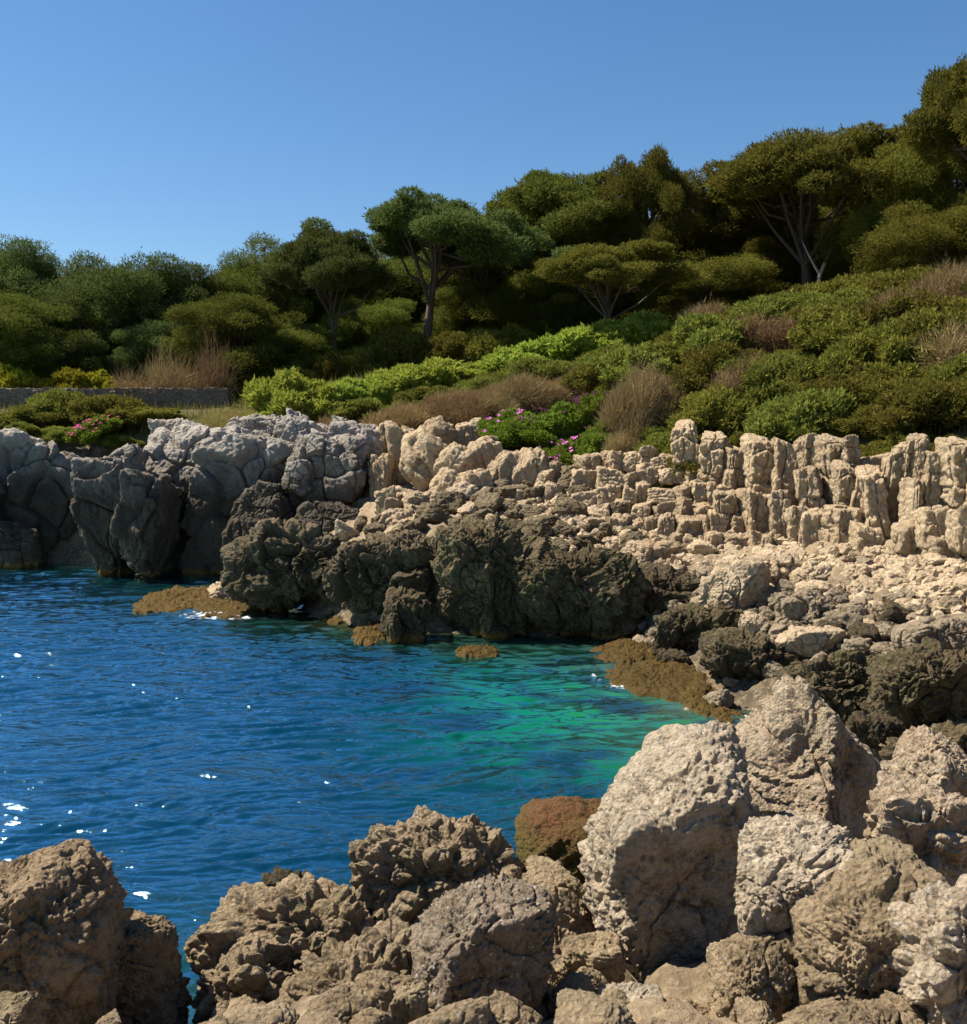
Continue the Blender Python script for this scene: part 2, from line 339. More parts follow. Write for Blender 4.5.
# ------------------------------------------------------------------ rocks
def rock_shape(seed, style, dims, level, cracks=None, planes=None):
    """dims = full size (x, y, z) in metres; returns vertices around the origin"""
    v, f = ico(level); rs = np.random.RandomState(seed)
    d = v.astype(np.float64)
    half = np.array(dims) / 2
    S = float((dims[0] * dims[1] * dims[2]) ** (1 / 3))
    if style in ('block', 'column', 'slab'):
        nrm = np.array([[1, 0, 0], [-1, 0, 0], [0, 1, 0], [0, -1, 0], [0, 0, 1], [0, 0, -1]], float) + rs.normal(size=(6, 3)) * .13
        ext = rs.normal(size=(5, 3)); nrm = np.concatenate([nrm, ext]); nrm /= np.linalg.norm(nrm, axis=1)[:, None]
        hh = np.concatenate([np.full(6, .8), rs.uniform(.95, 1.15, 5)]); p = 16
    elif style == 'boulder':
        nrm = rs.normal(size=(13, 3)); nrm /= np.linalg.norm(nrm, axis=1)[:, None]; hh = rs.uniform(.74, 1.0, 13); p = 16
        nrm = np.concatenate([nrm, np.eye(3), -np.eye(3)]); hh = np.concatenate([hh, np.full(6, .95)])
    elif style == 'stone':
        nrm = rs.normal(size=(12, 3)); nrm /= np.linalg.norm(nrm, axis=1)[:, None]; hh = rs.uniform(.7, 1.0, 12); p = 12
        nrm = np.concatenate([nrm, np.eye(3), -np.eye(3)]); hh = np.concatenate([hh, np.full(6, .95)])
    elif style == 'mass':
        nrm = rs.normal(size=(16, 3)); nrm /= np.linalg.norm(nrm, axis=1)[:, None]; hh = rs.uniform(.72, 1.02, 16); p = 22
        nrm = np.concatenate([nrm, np.eye(3), -np.eye(3)]); hh = np.concatenate([hh, np.full(6, .9)])
    else:
        nrm = rs.normal(size=(10, 3)); nrm /= np.linalg.norm(nrm, axis=1)[:, None]; hh = rs.uniform(.75, 1.0, 10); p = 7
        nrm = np.concatenate([nrm, np.eye(3), -np.eye(3)]); hh = np.concatenate([hh, np.full(6, .9)])
    if planes:
        nrm = np.concatenate([nrm, np.array([a[0] for a in planes], float)]); hh = np.concatenate([hh, [a[1] for a in planes]]); nrm /= np.linalg.norm(nrm, axis=1)[:, None]
    q = np.clip(d @ nrm.T / hh, 0, None) ** p
    r = q.sum(1) ** (-1 / p)
    P = d * r[:, None]
    P /= (P.max(0) - P.min(0)) / 2; P -= (P.max(0) + P.min(0)) / 2
    P = P * half
    n = d / half; n /= np.linalg.norm(n, axis=1)[:, None]
    o3 = rs.uniform(-50, 50, 3)
    Q = P + o3
    dis = 0
    if style == 'boulder':
        w = Q / S + .10 * np.stack([perlin(Q / S * 3, 1), perlin(Q / S * 3, 2), perlin(Q / S * 3, 3)], 1)
        w1, w2, cid = worley(w * 3.3, seed % 50)
        dis = dis + S * .08 * fbm(Q / S * 1.5, 2, seed) + S * .035 * (cid - .5) - S * .03 * sstep(.16, 0, w2 - w1)
        rough = .35 + .9 * sstep(-.2, .35, perlin(Q / S * 2.4, seed + 4))
        dis = dis + S * rough * (.028 * billow(w * 6.5, 4, seed + 3, .58) + .011 * fbm(Q / S * 34, 2, seed))
        w1, w2, _ = worley(w * 12, seed % 50 + 3)
        dis = dis + S * .014 * rough * sstep(0, .5, w2 - w1)
        c1, _, c3_ = worley(Q / S * 15 + .3 * perlin(Q / S * 9, 2)[:, None], seed % 50 + 6)
        dis = dis - S * .022 * sstep(.42, .12, c1) * (c3_ > .45) * rough
        dis = dis - S * .032 * sstep(.32, .55, perlin(Q / S * 6.5, seed + 9)) - S * .012 * sstep(.28, .5, perlin(Q / S * 20, seed + 19))
    elif style == 'mound':
        dis = S * .09 * fbm(Q / S * 1.8, 3, seed) + S * .03 * billow(Q / S * 5, 5, seed + 3, .6)
    elif style == 'stone':
        dis = S * .08 * fbm(Q / S * 2, 3, seed) + S * .05 * billow(Q / S * 4.5, 4, seed + 3, .6)
    elif style in ('block', 'column', 'slab'):
        g = np.array([3.0, 3.0, 2.2]) / S if style != 'column' else np.array([3.0, 3.0, 1.5]) / S
        W = Q * g + .45 * np.stack([perlin(Q / S * 1.5, 1), perlin(Q / S * 1.5, 2), perlin(Q / S * 1.5, 3)], 1)
        c = np.floor(W).astype(int); fr = W - c; ed = np.minimum(fr, 1 - fr).min(1)
        dis = S * .10 * (hsh(c[:, 0], c[:, 1], c[:, 2], seed % 90) - .5) - S * .05 * sstep(.10, 0, ed)
        dis = dis + S * .05 * fbm(Q / S * 3, 4, seed) + S * .03 * billow(Q / S * 6, 3, seed + 3)
    elif style == 'mass':
        W = Q / S * np.array([3.2, 3.2, 2.4]) + .5 * np.stack([perlin(Q / S * 2, 1), perlin(Q / S * 2, 2), perlin(Q / S * 2, 3)], 1)
        W = W @ np.array(Euler((.5, .6, .3)).to_matrix())
        w1, w2, cid = worley(W, seed % 50)
        dis = S * .13 * (cid - .5) - S * .05 * sstep(.10, 0, w2 - w1) + S * .05 * fbm(Q / S * 3, 4, seed) + S * .02 * billow(Q / S * 8, 4, seed + 3, .6)
    elif style == 'karst':
        w = Q + .10 * S * np.stack([perlin(Q / S * 3, 1), perlin(Q / S * 3, 2), perlin(Q / S * 3, 3)], 1)
        w1, w2, cid = worley(w / S * np.array([3.0, 3.0, 1.9]), seed % 50); v1, v2, cid2 = worley(w / S * 9, seed % 50 + 7)
        rid = lambda f_, sd_: .5 - 1.6 * np.abs(perlin(w / S * f_, sd_))
        dis = S * (.12 * fbm(Q / S * 1.8, 2, seed) + .17 * (cid - .5) - .05 * sstep(.14, 0, w2 - w1) + .055 * (cid2 - .5) - .02 * sstep(.2, 0, v2 - v1))
        dis = dis + S * (.075 * rid(3.6, seed + 1) + .05 * rid(8, seed + 2) + .028 * rid(17, seed + 3) + .015 * rid(34, seed + 4))
    elif style == 'heap':      # lumpy, knobbly weathered rock of many rounded knobs with sharp creases
        w = Q + .06 * np.stack([perlin(Q * 5, 1), perlin(Q * 5, 2), perlin(Q * 5, 3)], 1)
        w1, w2, cid = worley(w * 4.2, seed % 50); v1, v2, cid2 = worley(w * 10.5, seed % 50 + 7)
        dis = .16 * fbm(Q * 1.6, 2, seed) + .07 * (cid - .5) + .10 * (sstep(0, .55, w2 - w1) - .5) + .035 * (sstep(0, .5, v2 - v1) - .5) + .02 * (cid2 - .5)
        dis = dis + .012 * billow(w * 13, 4, seed + 4, .6)
    for cn, co, cw, ca in (cracks or ()):
        cn = np.array(cn, float); cn /= np.linalg.norm(cn)
        s = (P @ cn) - co + .06 * S * fbm(Q / S * 3, 2, seed + 5)
        dis = dis - ca * np.exp(-(s / cw) ** 2)
    P = P + n * np.asarray(dis)[:, None]
    # keep the outline at the asked size
    e0, e1 = P.min(0), P.max(0); P = (P - (e0 + e1) / 2) / ((e1 - e0) / 2) * half
    return P, f

_cnt = [100]
def rock(name, style, px0, px1, py0, py1, Y, mat, thick=1.0, level=6, seed=None, roll=0, parent=None, label=None, cat='rock', group=None, cracks=None, yaw=0, planes=None):
    _cnt[0] += 1; seed = seed or _cnt[0]
    k = m_per_px(Y); w, h = (px1 - px0) * k, (py1 - py0) * k
    c = at((px0 + px1) / 2, (py0 + py1) / 2, Y)
    P, f = rock_shape(seed, style, (w, max(.2, thick * (w * h) ** .5), h), level, cracks, planes)
    if roll or yaw:
        P = P @ np.array(Euler((0, R(roll), R(yaw))).to_matrix()).T
    base = P[:, 2].min()
    me = mesh_np(name, P - np.array([0, 0, base]), f, M[mat])
    loc = Vector((c[0], c[1], c[2] + base))
    if parent is not None: loc = loc - parent.location
    o = link(name, me, parent, loc)
    if label: tag(o, label, cat, group)
    return o

# --- the foreground ------------------------------------------------
FG = [
 # style px0 px1 py0 py1 Y mat thick level label
 ('boulder', 578, 768, 738, 1012, 7.0, 'pale', 1.0, 8, 'tall rounded pale boulder with dark shaded front, left of the knobbly rocks', dict(cracks=[((.8, .2, -.5), .15, .02, .03)], seed=41, planes=[((-.25, -.12, .95), .84), ((.12, -.96, -.16), .40), ((.75, -.5, .25), .8), ((-.95, -.25, .0), .85)])),
 ('boulder', 722, 884, 670, 866, 9.6, 'pink', .9, 8, 'pinkish upright pointed boulder with a ridge, standing behind the rounded boulders', dict(cracks=[((1, .1, .2), -.12, .03, .06)], seed=52, planes=[((-.62, -.65, .3), .52), ((.62, -.72, .12), .56), ((.6, 0, .8), .60)])),
 ('boulder', 724, 850, 818, 950, 5.7, 'pale', 1.0, 8, 'pitted pale knob of rock with a small hole near its top', dict(seed=63)),
 ('boulder', 706, 812, 925, 1060, 5.4, 'heap', .9, 8, 'brown ribbed rock directly under the pitted pale knob', {}),
 ('boulder', 785, 940, 842, 1055, 5.3, 'heap', .9, 8, 'broad rock with a dark flat face at the bottom right corner area', dict(seed=77, planes=[((.05, -1, -.15), .5), ((-.6, -.5, .6), .75)])),
 ('heap', 850, 985, 776, 905, 6.6, 'pink', 1.0, 8, 'knobbly tan boulder leaning against the right edge below the rounded top one', {}),
 ('boulder', 896, 972, 728, 822, 8.2, 'pink', 1.0, 7, 'small rounded pinkish boulder topped by a hollow, behind the knobbly tan boulder', {}),
 ('heap', 893, 1010, 866, 1070, 4.8, 'pale', 1.0, 8, 'tan lumpy boulder cut off by the lower right corner', {}),
 ('boulder', 775, 845, 808, 870, 7.2, 'pale', 1.0, 6, 'low tan stone wedged behind the pitted knob and before the pointed boulder', {}),
 ('boulder', 800, 905, 1004, 1060, 4.7, 'heap', 1.0, 7, 'flat pale ledge of rock along the bottom edge below the dark flat face', {}),
 ('heap', 340, 540, 806, 960, 7.7, 'heap', .8, 8, 'big lumpy brown rock crest rising highest above the water in the middle', dict(seed=90)),
 ('heap', 205, 420, 866, 1045, 7.3, 'heap', .8, 8, 'sloping knobbly brown rock descending to the water on the left of the crest', dict(roll=-12)),
 ('heap', 186, 300, 940, 1060, 6.7, 'heap', .9, 7, 'low brown lumpy rock at the foot of the sloping knobbly rock, near the water gap', {}),
 ('heap', 270, 470, 925, 1060, 6.3, 'heap', .9, 8, 'brown knobbly rock at the bottom edge left of the dark grey boulder', {}),
 ('boulder', 395, 558, 876, 1060, 5.9, 'grey', .9, 8, 'dark grey lichened boulder with shiny rough face at the bottom centre', dict(seed=120, planes=[((.3, -.9, -.1), .6), ((-.8, -.5, .3), .75)])),
 ('boulder', 520, 600, 866, 985, 7.4, 'heap', 1.0, 7, 'smooth tan slab tucked against the left side of the tall rounded boulder', {}),
 ('heap', 248, 330, 868, 935, 8.4, 'karst_top', .9, 7, 'dark brown crumbly rock knob on the water side of the sloping rock', {}),
 ('boulder', 560, 625, 930, 985, 6.4, 'heap', 1, 6, 'small tan stone in the gap left of the tall boulder, upper one', {}),
 ('boulder', 545, 600, 975, 1040, 5.9, 'heap', 1, 6, 'small brown stone beside the dark grey boulder at the bottom edge', {}),
 ('boulder', 590, 664, 985, 1050, 5.6, 'pale', 1, 7, 'small pale cracked stone at the bottom edge below the tall rounded boulder', {}),
 ('boulder', 650, 716, 1000, 1060, 5.5, 'heap_dark', 1, 6, 'small dark stone at the bottom edge between two boulders', {}),
 ('boulder', 387, 430, 985, 1040, 5.4, 'heap', 1, 6, 'small light brown stone leaning on the left of the dark grey boulder', {}),
 ('boulder', -60, 122, 848, 1080, 6.0, 'heap_dark', .9, 8, 'largest dark brown boulder at the left edge with a sunlit top', dict(seed=131, planes=[((.25, -.9, -.15), .6), ((-.3, -.3, .9), .75)])),
 ('boulder', 70, 186, 902, 1080, 6.6, 'heap_dark', .9, 8, 'dark brown rock between the large left boulder and the water gap', dict(seed=135, planes=[((.25, -.9, -.15), .6)])),
 ('boulder', -10, 40, 990, 1060, 5.0, 'heap', 1, 7, 'small lumpy stone in the lower left corner', {}),
 ('boulder', 92, 128, 1012, 1060, 5.2, 'heap', 1, 6, 'small stone at the bottom edge right of the lower left corner stone', {}),
 ('mound', 512, 665, 794, 915, 9.0, 'algae_red', 1.0, 7, 'mound of red and green seaweed on rock beside the tall rounded boulder', {}),
 ('boulder', 868, 915, 760, 800, 10.5, 'pale', 1.0, 6, 'little pale stone in the gap right of the pinkish pointed boulder', {}),
]
for st, a, b_, c_, d_, Yd, mt_, tk, lv, lab, kw in FG:
    rock('seaweed_rock' if 'algae' in mt_ else ('boulder' if st == 'boulder' and (b_ - a) > 75 else 'rock'), st, a, b_, c_, d_, Yd, mt_, tk, lv, label=lab,
         cat='seaweed rock' if 'algae' in mt_ else ('boulder' if (b_ - a) > 75 else 'rock'), group='foreground rocks', **kw)

# --- dark karst rocks standing in the water -------------------------
KR = [
 ('karst', 216, 365, 516, 612, 30.0, 'karst_top', .8, 7, 'dark brown crag at the water, leftmost of the rough dark crags'),
 ('karst', 322, 520, 530, 622, 28.0, 'karst_top', .7, 8, 'wide dark mossy crag in the middle of the rough shore crags'),
 ('karst', 378, 432, 586, 646, 25.8, 'karst', .8, 7, 'small dark knob jutting furthest into the water below the mossy crag'),
 ('karst', 428, 560, 512, 646, 26.6, 'karst', .7, 8, 'tall dark crag with a notch on top, right of the mossy crag'),
 ('karst', 510, 650, 540, 646, 26.2, 'karst', .7, 8, 'broad square dark crag at the head of the green water'),
 ('karst', 628, 712, 562, 610, 26.5, 'karst_top', 1.1, 7, 'brown flat-topped boulder right above the end of the broad dark crag'),
 ('karst', 645, 745, 598, 668, 23.6, 'karst', .9, 7, 'rough dark rock with a pale foot beside the seaweed shelf'),
 ('karst', 700, 800, 628, 690, 20.5, 'karst', .9, 7, 'low dark olive rock behind the pinkish pointed boulder'),
 ('karst', 770, 900, 648, 730, 17.0, 'karst', .8, 8, 'long low dark brown crumbly rock right of the pointed boulder'),
 ('karst', 868, 1010, 640, 740, 15.5, 'karst', .8, 8, 'dark brown crumbly rock bank at the right edge below the scree'),
 ('karst', 840, 905, 712, 745, 14.0, 'karst_top', .9, 6, 'crumbly yellowish rock lump just right of the pointed boulder top'),
 ('karst', 880, 1000, 720, 790, 12.6, 'karst', .8, 7, 'dark rock in shade behind the small rounded pinkish boulder'),
 ('mass', 698, 770, 556, 622, 24.4, 'scree', .9, 7, 'large pale rounded stone with a dark lower half at the bottom of the scree'),
 ('mass', 752, 812, 548, 604, 25.0, 'scree', 1.0, 6, 'pale pyramid-shaped stone on the scree, right of the pale rounded stone'),
 ('mass', 790, 830, 560, 600, 24.2, 'scree', 1.0, 6, 'tan leaning stone beside the pale pyramid-shaped stone'),
 ('mass', 838, 900, 598, 660, 21.5, 'scree_dark', 1.0, 7, 'brown angular stone in the middle of the lower scree'),
 ('mass', 775, 845, 586, 640, 22.5, 'scree_dark', 1.0, 7, 'brown shaded stone left of the brown angular stone'),
 ('mass', 738, 765, 612, 632, 22.5, 'scree', 1.0, 6, 'little white stone low on the scree beside dark rocks'),
 ('mass', 772, 842, 625, 655, 20.5, 'scree', 1.0, 6, 'flat whitish stone just above the dark low rock bank'),
 ('mass', 895, 975, 612, 668, 18.5, 'scree_dark', 1.0, 7, 'brown faceted stone near the right edge above the dark rock bank'),
 ('mass', 620, 690, 538, 566, 28.5, 'tan', 1.0, 6, 'tan stepped stone on top of the shore at the foot of the blocky cliff'),
]
for st, a, b_, c_, d_, Yd, mt_, tk, lv, lab in KR:
    rock('crag' if 'crag' in lab else ('rock' if st == 'karst' else 'stone'), st, a, b_, c_, d_ + 4, Yd, mt_, tk, lv, label=lab,
         cat='crag' if 'crag' in lab else 'rock', group='shore crags' if 'crag' in lab else 'rocks along the shore')

AL = [
 ('karst', 132, 225, 588, 612, 31.6, 'algae', 1.3, 6, 'golden brown seaweed reef, outer flat one awash left of the dark crag'),
 ('karst', 195, 296, 592, 617, 30.4, 'algae', 1.3, 6, 'dark and golden seaweed reef directly before the leftmost dark crag'),
 ('karst', 205, 262, 578, 604, 32.5, 'scree', 1.3, 6, 'pale wet rock ledge between the seaweed reef and the leftmost crag'),
 ('karst', 316, 392, 602, 624, 27.5, 'algae', 1.0, 6, 'seaweed ledge at the foot of the mossy crag'),
 ('karst', 348, 392, 624, 645, 25.6, 'algae', 1.0, 6, 'small golden seaweed ledge left of the jutting dark knob'),
 ('karst', 452, 502, 647, 659, 24.6, 'algae', 1.2, 6, 'tiny seaweed islet awash in the water off the dark crags'),
 ('karst', 588, 665, 643, 664, 23.4, 'algae', 1.2, 6, 'flat seaweed shelf at the water just below the broad dark crag'),
 ('karst', 600, 735, 660, 702, 20.6, 'algae', 1.0, 7, 'large green brown seaweed shelf at the end of the green water'),
 ('karst', 680, 740, 682, 722, 18.6, 'algae', 1.0, 6, 'seaweed shelf corner touching the pinkish pointed boulder'),
 ('mass', 655, 690, 648, 672, 22.6, 'karst_top', 1.0, 6, 'brown lump at the edge of the large seaweed shelf'),
 ('mass', 385, 402, 612, 640, 25.3, 'karst_top', 1.0, 5, 'brown knob of rock on the small golden seaweed ledge'),
]
def ledge(a, b_, c_, d_, lab, seed):
    yf = CAMZ / -(at(0, c_, 1)[2] - CAMZ); yn = CAMZ / -(at(0, d_, 1)[2] - CAMZ); ym = (yf + yn) / 2
    w, dp = (b_ - a) * m_per_px(ym), max(.5, yf - yn) * 1.15
    nr_, na = 60, 220; r_ = np.linspace(0, 1, nr_)[:, None]; t_ = np.linspace(0, 2 * np.pi, na)[None, :]
    ol = 1 + .22 * perlin(np.stack([np.cos(t_[0]) * 1.6, np.sin(t_[0]) * 1.6, t_[0] * 0 + seed], 1), seed) + .12 * perlin(np.stack([np.cos(t_[0]) * 5, np.sin(t_[0]) * 5, t_[0] * 0 + seed], 1), seed + 2)
    ol[-1] = ol[0]; px_ = (r_ * np.cos(t_) * ol * w / 2).ravel(); py_ = (r_ * np.sin(t_) * ol * dp / 2).ravel()
    Pq = np.stack([px_, py_, px_ * 0 + seed], 1); rr = np.repeat(r_, na, 1).ravel()
    zq = .16 * (1 - rr ** 3) - .45 * sstep(.86, 1, rr) + (.06 * billow(Pq * 1.6, 3, seed) + .045 * billow(Pq * 6, 4, seed + 1, .6)) + .10 * perlin(Pq * 1.1, seed + 5)
    me = mesh_np('seaweed_ledge', np.stack([px_, py_, zq], 1), grid_faces(nr_, na), M['algae'])
    tag(link('seaweed_ledge', me, None, ((( a + b_) / 2 - 483.5) / FPX * ym, ym, -.02)), lab, 'seaweed ledge', 'seaweed covered ledges')
for st, a, b_, c_, d_, Yd, mt_, tk, lv, lab in AL:
    if mt_ == 'algae':
        _cnt[0] += 1; ledge(a, b_, c_, d_, lab, _cnt[0]); continue
    rock('seaweed_ledge' if mt_ == 'algae' else 'rock', st, a, b_, c_, d_ + 4, Yd, mt_, tk, lv, label=lab, cat='seaweed ledge' if mt_ == 'algae' else 'rock', group='seaweed covered ledges' if mt_ == 'algae' else 'rocks along the shore')

# --- cliffs: one thing each, their jointed blocks are parts ------------------
def cliff(name, label, px, py, Y, group='limestone cliffs round the cove'):
    c = at(px, py, Y); e = bpy.data.objects.new(name, None); C.objects.link(e); e.location = c
    return tag(e, label, 'cliff', group)
c1 = cliff('limestone_cliff', 'grey blue shaded cliff at the far left edge of the cove', 40, 570, 42)
for a, b_, c_, d_, Yd, tk in ((-40, 100, 428, 585, 43, .6), (40, 118, 445, 580, 44.5, .8), (-120, 20, 440, 585, 42, .7), (100, 170, 470, 580, 46, .8), (-10, 40, 520, 580, 40.5, .8)):
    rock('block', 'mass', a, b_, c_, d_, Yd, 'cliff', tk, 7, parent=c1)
c2 = cliff('limestone_cliff', 'massive slabby headland cliff with pale tops and dark base, left of centre', 220, 578, 39)
for a, b_, c_, d_, Yd, tk, ro in (
    (78, 150, 455, 585, 38.5, .8, 0), (100, 145, 448, 482, 38.6, 1, -25), (138, 235, 422, 590, 40.5, .8, 8), (120, 175, 470, 582, 37.2, .9, 10),
    (190, 300, 432, 585, 39.5, .8, 12), (205, 285, 425, 500, 40.5, .8, 20), (270, 330, 415, 480, 41, .9, 25), (225, 300, 480, 575, 37.5, .7, 8),
    (282, 372, 430, 530, 38.2, .8, 6), (325, 380, 418, 470, 41, 1, 20), (345, 400, 428, 520, 39.3, .9, -14), (290, 380, 500, 560, 36.5, .8, 0),
    (282, 320, 458, 500, 37.6, .8, 25), (150, 200, 418, 445, 42, 1, 0), (230, 300, 412, 440, 42.5, 1, 8)):
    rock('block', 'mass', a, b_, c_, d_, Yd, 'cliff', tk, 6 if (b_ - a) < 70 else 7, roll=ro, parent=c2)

# library of jointed blocks, copied within the cliffs that are made of many
def lib(n, style, dims, level, mat, s0):
    out = []
    for k in range(n):
        P, f = rock_shape(s0 + k, style, dims, level); out.append(mesh_np(style, P, f, M[mat]))
    return out
LB = lib(9, 'block', (1, 1, 1), 5, 'tan', 300)
LC = lib(8, 'column', (1, 1, 2.4), 6, 'tan', 330)
LM = lib(6, 'mass', (1.2, 1, 1), 5, 'tan', 360)
def piece(parent, lib_, px0, px1, py0, py1, Y, name='block', roll=0, rng=random, thick=1.0):
    me = rng.choice(lib_); k = m_per_px(Y); w, h = (px1 - px0) * k, (py1 - py0) * k
    c = at((px0 + px1) / 2, (py0 + py1) / 2, Y)
    dz = 2.4 if lib_ is LC else 1.0; dx = 1.2 if lib_ is LM else 1
    o = link(name, me, parent, Vector(c) - parent.location, (rng.uniform(-.08, .08), R(roll), rng.uniform(-.3, .3) + rng.choice((0, math.pi))),
             (w / dx, thick * (w * h) ** .5, h / dz))
    return o
rg = random.Random(3)
c3 = cliff('limestone_cliff', 'pale tilted limestone slabs and blocks stepping down right of the headland', 450, 530, 35)
# big tilted slabs
for a, b_, c_, d_, Yd, ro in ((368, 400, 424, 470, 40, 0), (388, 425, 420, 488, 39, 8), (402, 452, 428, 492, 37.6, 28), (416, 458, 418, 456, 39.5, 15), (452, 482, 420, 446, 40, 0), (376, 428, 490, 525, 35.5, -22),
    (468, 502, 438, 478, 37, 10), (440, 475, 446, 482, 36.5, 22), (490, 530, 452, 500, 35.8, 6), (512, 545, 448, 500, 35.6, -6), (545, 562, 462, 492, 35.4, 0), (430, 470, 470, 520, 35, 16), (458, 495, 470, 512, 34.8, 10),
    (498, 530, 486, 520, 34, 8), (528, 562, 482, 530, 33.8, -4), (400, 430, 500, 520, 34.5, -30), (462, 490, 508, 535, 33.4, 0), (375, 395, 455, 500, 38, -8)):
    piece(c3, LM if rg.random() < .5 else LB, a - 3, b_ + 3, c_ - 2, d_ + 8, Yd, roll=ro, rng=rg, thick=1.1)
for k in range(46):
    px = rg.uniform(385, 560); t = rg.random(); py = 495 + 38 * t - (px - 385) * .02; Yd = 34.6 - t * 3.2; s = rg.uniform(12, 26)
    piece(c3, LB, px - s * .6, px + s * .6, py - s * .5, py + s * .7, Yd, roll=rg.uniform(-25, 25), rng=rg)
c4 = cliff('limestone_cliff', 'blocky stepped pale limestone face between the ice plants and the tall rock columns', 620, 545, 32)
cnt = 0
rows = [(462, 0), (478, .7), (494, 1.4), (510, 2.1), (526, 2.8), (543, 3.6)]
for ri, (py, fo) in enumerate(rows):
    x0, x1 = (575 - ri * 8, 735) if ri < 2 else (530 + ri * 2, 765)
    px = x0
    while px < x1 and cnt < 96:
        w = rg.uniform(10, 24) * (1.2 if ri < 3 else 1); h = rg.uniform(17, 27)
        Yd = 35 - (px - 530) * .018 - fo * .95 + rg.uniform(-.25, .25)
        yy = py + rg.uniform(-4, 4) - (px - 560) * .02
        piece(c4, LB, px, px + w + 3, yy - h * .4, yy + h * .75, Yd, roll=rg.uniform(-7, 7), rng=rg, thick=1.3)
        px += w; cnt += 1
c5 = cliff('limestone_cliff', 'row of tall tan weathered rock columns under the scrub hill on the right', 840, 545, 28)
def cy(px): return 33.2 - (px - 640) * .0275
cols = [(674, 700, 420, 482), (700, 726, 432, 488), (722, 742, 448, 492), (744, 773, 434, 495), (772, 800, 438, 520), (796, 815, 434, 480), (800, 822, 466, 540), (818, 846, 434, 505), (834, 852, 461, 510), (850, 868, 470, 520), (842, 860, 436, 470),
        (862, 886, 464, 545), (878, 902, 452, 552), (896, 915, 440, 480), (912, 925, 434, 480), (918, 948, 450, 512), (905, 918, 478, 548), (944, 972, 436, 508), (918, 950, 505, 545), (950, 985, 500, 550), (966, 1000, 440, 520), (985, 1030, 450, 560), (1015, 1060, 440, 560),
        (744, 768, 488, 548), (768, 785, 490, 545), (786, 803, 505, 552), (800, 826, 508, 545), (826, 852, 505, 556), (850, 880, 520, 560), (652, 672, 455, 490), (640, 658, 446, 476), (690, 712, 480, 530), (712, 745, 490, 545), (925, 960, 530, 560), (890, 925, 520, 556)]
for a, b_, t_, bo in cols:
    Yd = cy((a + b_) / 2) - (.7 if t_ > 460 else 0) - (.8 if t_ > 485 else 0)
    piece(c5, LC if (bo - t_) > 1.5 * (b_ - a) else LB, a - 2, b_ + 2, t_ - 1, bo + 8, Yd, 'column' if (bo - t_) > 1.5 * (b_ - a) else 'block', roll=rg.uniform(-8, 8), rng=rg, thick=1.0)
px = 650
while px < 1040:   # the solid rock the columns stand against
    w = rg.uniform(34, 75)
    piece(c5, rg.choice((LM, LC)), px - 8, px + w + 8, 440 + rg.uniform(-4, 22), 570, cy(px + w / 2) + .9, 'column', roll=rg.uniform(-6, 6), rng=rg, thick=.7); px += w * .8

# --- scree stones ----------------------------------------------------------
LS = lib(9, 'stone', (1, 1, 1), 5, 'scree', 400); LSD = lib(6, 'stone', (1, 1, 1), 5, 'scree_dark', 420)
rs2 = random.Random(19); placed = []; tries = 0
while len(placed) < 285 and tries < 20000:
    tries += 1
    px = rs2.uniform(640, 1000); t = rs2.random() ** .8
    top = 548 + max(0, 700 - px) * .05 - max(0, px - 900) * .12; bot = 600 + (px - 640) * .26
    py = top + t * (bot - top)
    Yd = cy(px) - 1.6 - t * (cy(px) - 1.6 - (24.5 - (px - 640) * .022))
    c = at(px, py, Yd); s = rs2.uniform(.2, .36) + (rs2.random() ** 3) * .5
    if any((c[0] - q[0]) ** 2 + (c[1] - q[1]) ** 2 < (.40 * (s + q[2])) ** 2 for q in placed): continue
    placed.append((c[0], c[1], s))
    z = th(c[0], c[1]); c2_ = (c[0], c[1], z + .1 * s)
    dark = (t > .42 and rs2.random() < .8) or rs2.random() < .08
    me = rs2.choice(LSD if dark else LS)
    o = link('scree_stone', me, None, (c[0], c[1], z + s * .12), (rs2.uniform(-.4, .4), rs2.uniform(-.4, .4), rs2.uniform(0, 6.28)), (s * rs2.uniform(1, 1.5), s * rs2.uniform(.8, 1.2), s * rs2.uniform(.6, .95)))
    tag(o, 'brown loose stone on the lower scree slope below the rock columns' if dark else 'pale loose stone on the scree slope below the rock columns', 'stone', 'loose brown scree stones' if dark else 'loose pale scree stones')

# rubble on the terrace between the crags and the stepped blocks, and shingle no one could count
LK = lib(6, 'stone', (1, 1, 1), 5, 'karst_top', 440)
def rubble(n, box, smin, smax, libm, lab, grp, seed, name='loose_stone'):
    r = random.Random(seed); got = []
    for _ in range(4000):
        if len(got) >= n: break
        px, Yd = r.uniform(box[0], box[1]), r.uniform(box[2], box[3]); x = (px - 483.5) / FPX * Yd; s = r.uniform(smin, smax)
        if any((x - q[0]) ** 2 + (Yd - q[1]) ** 2 < (.42 * (s + q[2])) ** 2 for q in got): continue
        got.append((x, Yd, s))
        tag(link(name, r.choice(libm), None, (x, Yd, th(x, Yd) + .15 * s), (r.uniform(-.5, .5), r.uniform(-.5, .5), r.uniform(0, 6.28)), (s * r.uniform(1, 1.4), s * r.uniform(.8, 1.2), s * r.uniform(.6, 1))), lab, 'stone', grp)
rubble(100, (345, 650, 28.5, 35.0), .35, 1.0, LK + LS[:2], 'rough brown stone on the terrace between the dark crags and the pale blocks', 'rough terrace stones', 5)
LH = lib(5, 'boulder', (1, 1, 1), 6, 'heap', 460)
rubble(95, (190, 970, 4.7, 8.8), .14, .40, LH, 'small brown stone lying in the gaps between the foreground boulders', 'small stones between the foreground boulders', 6)
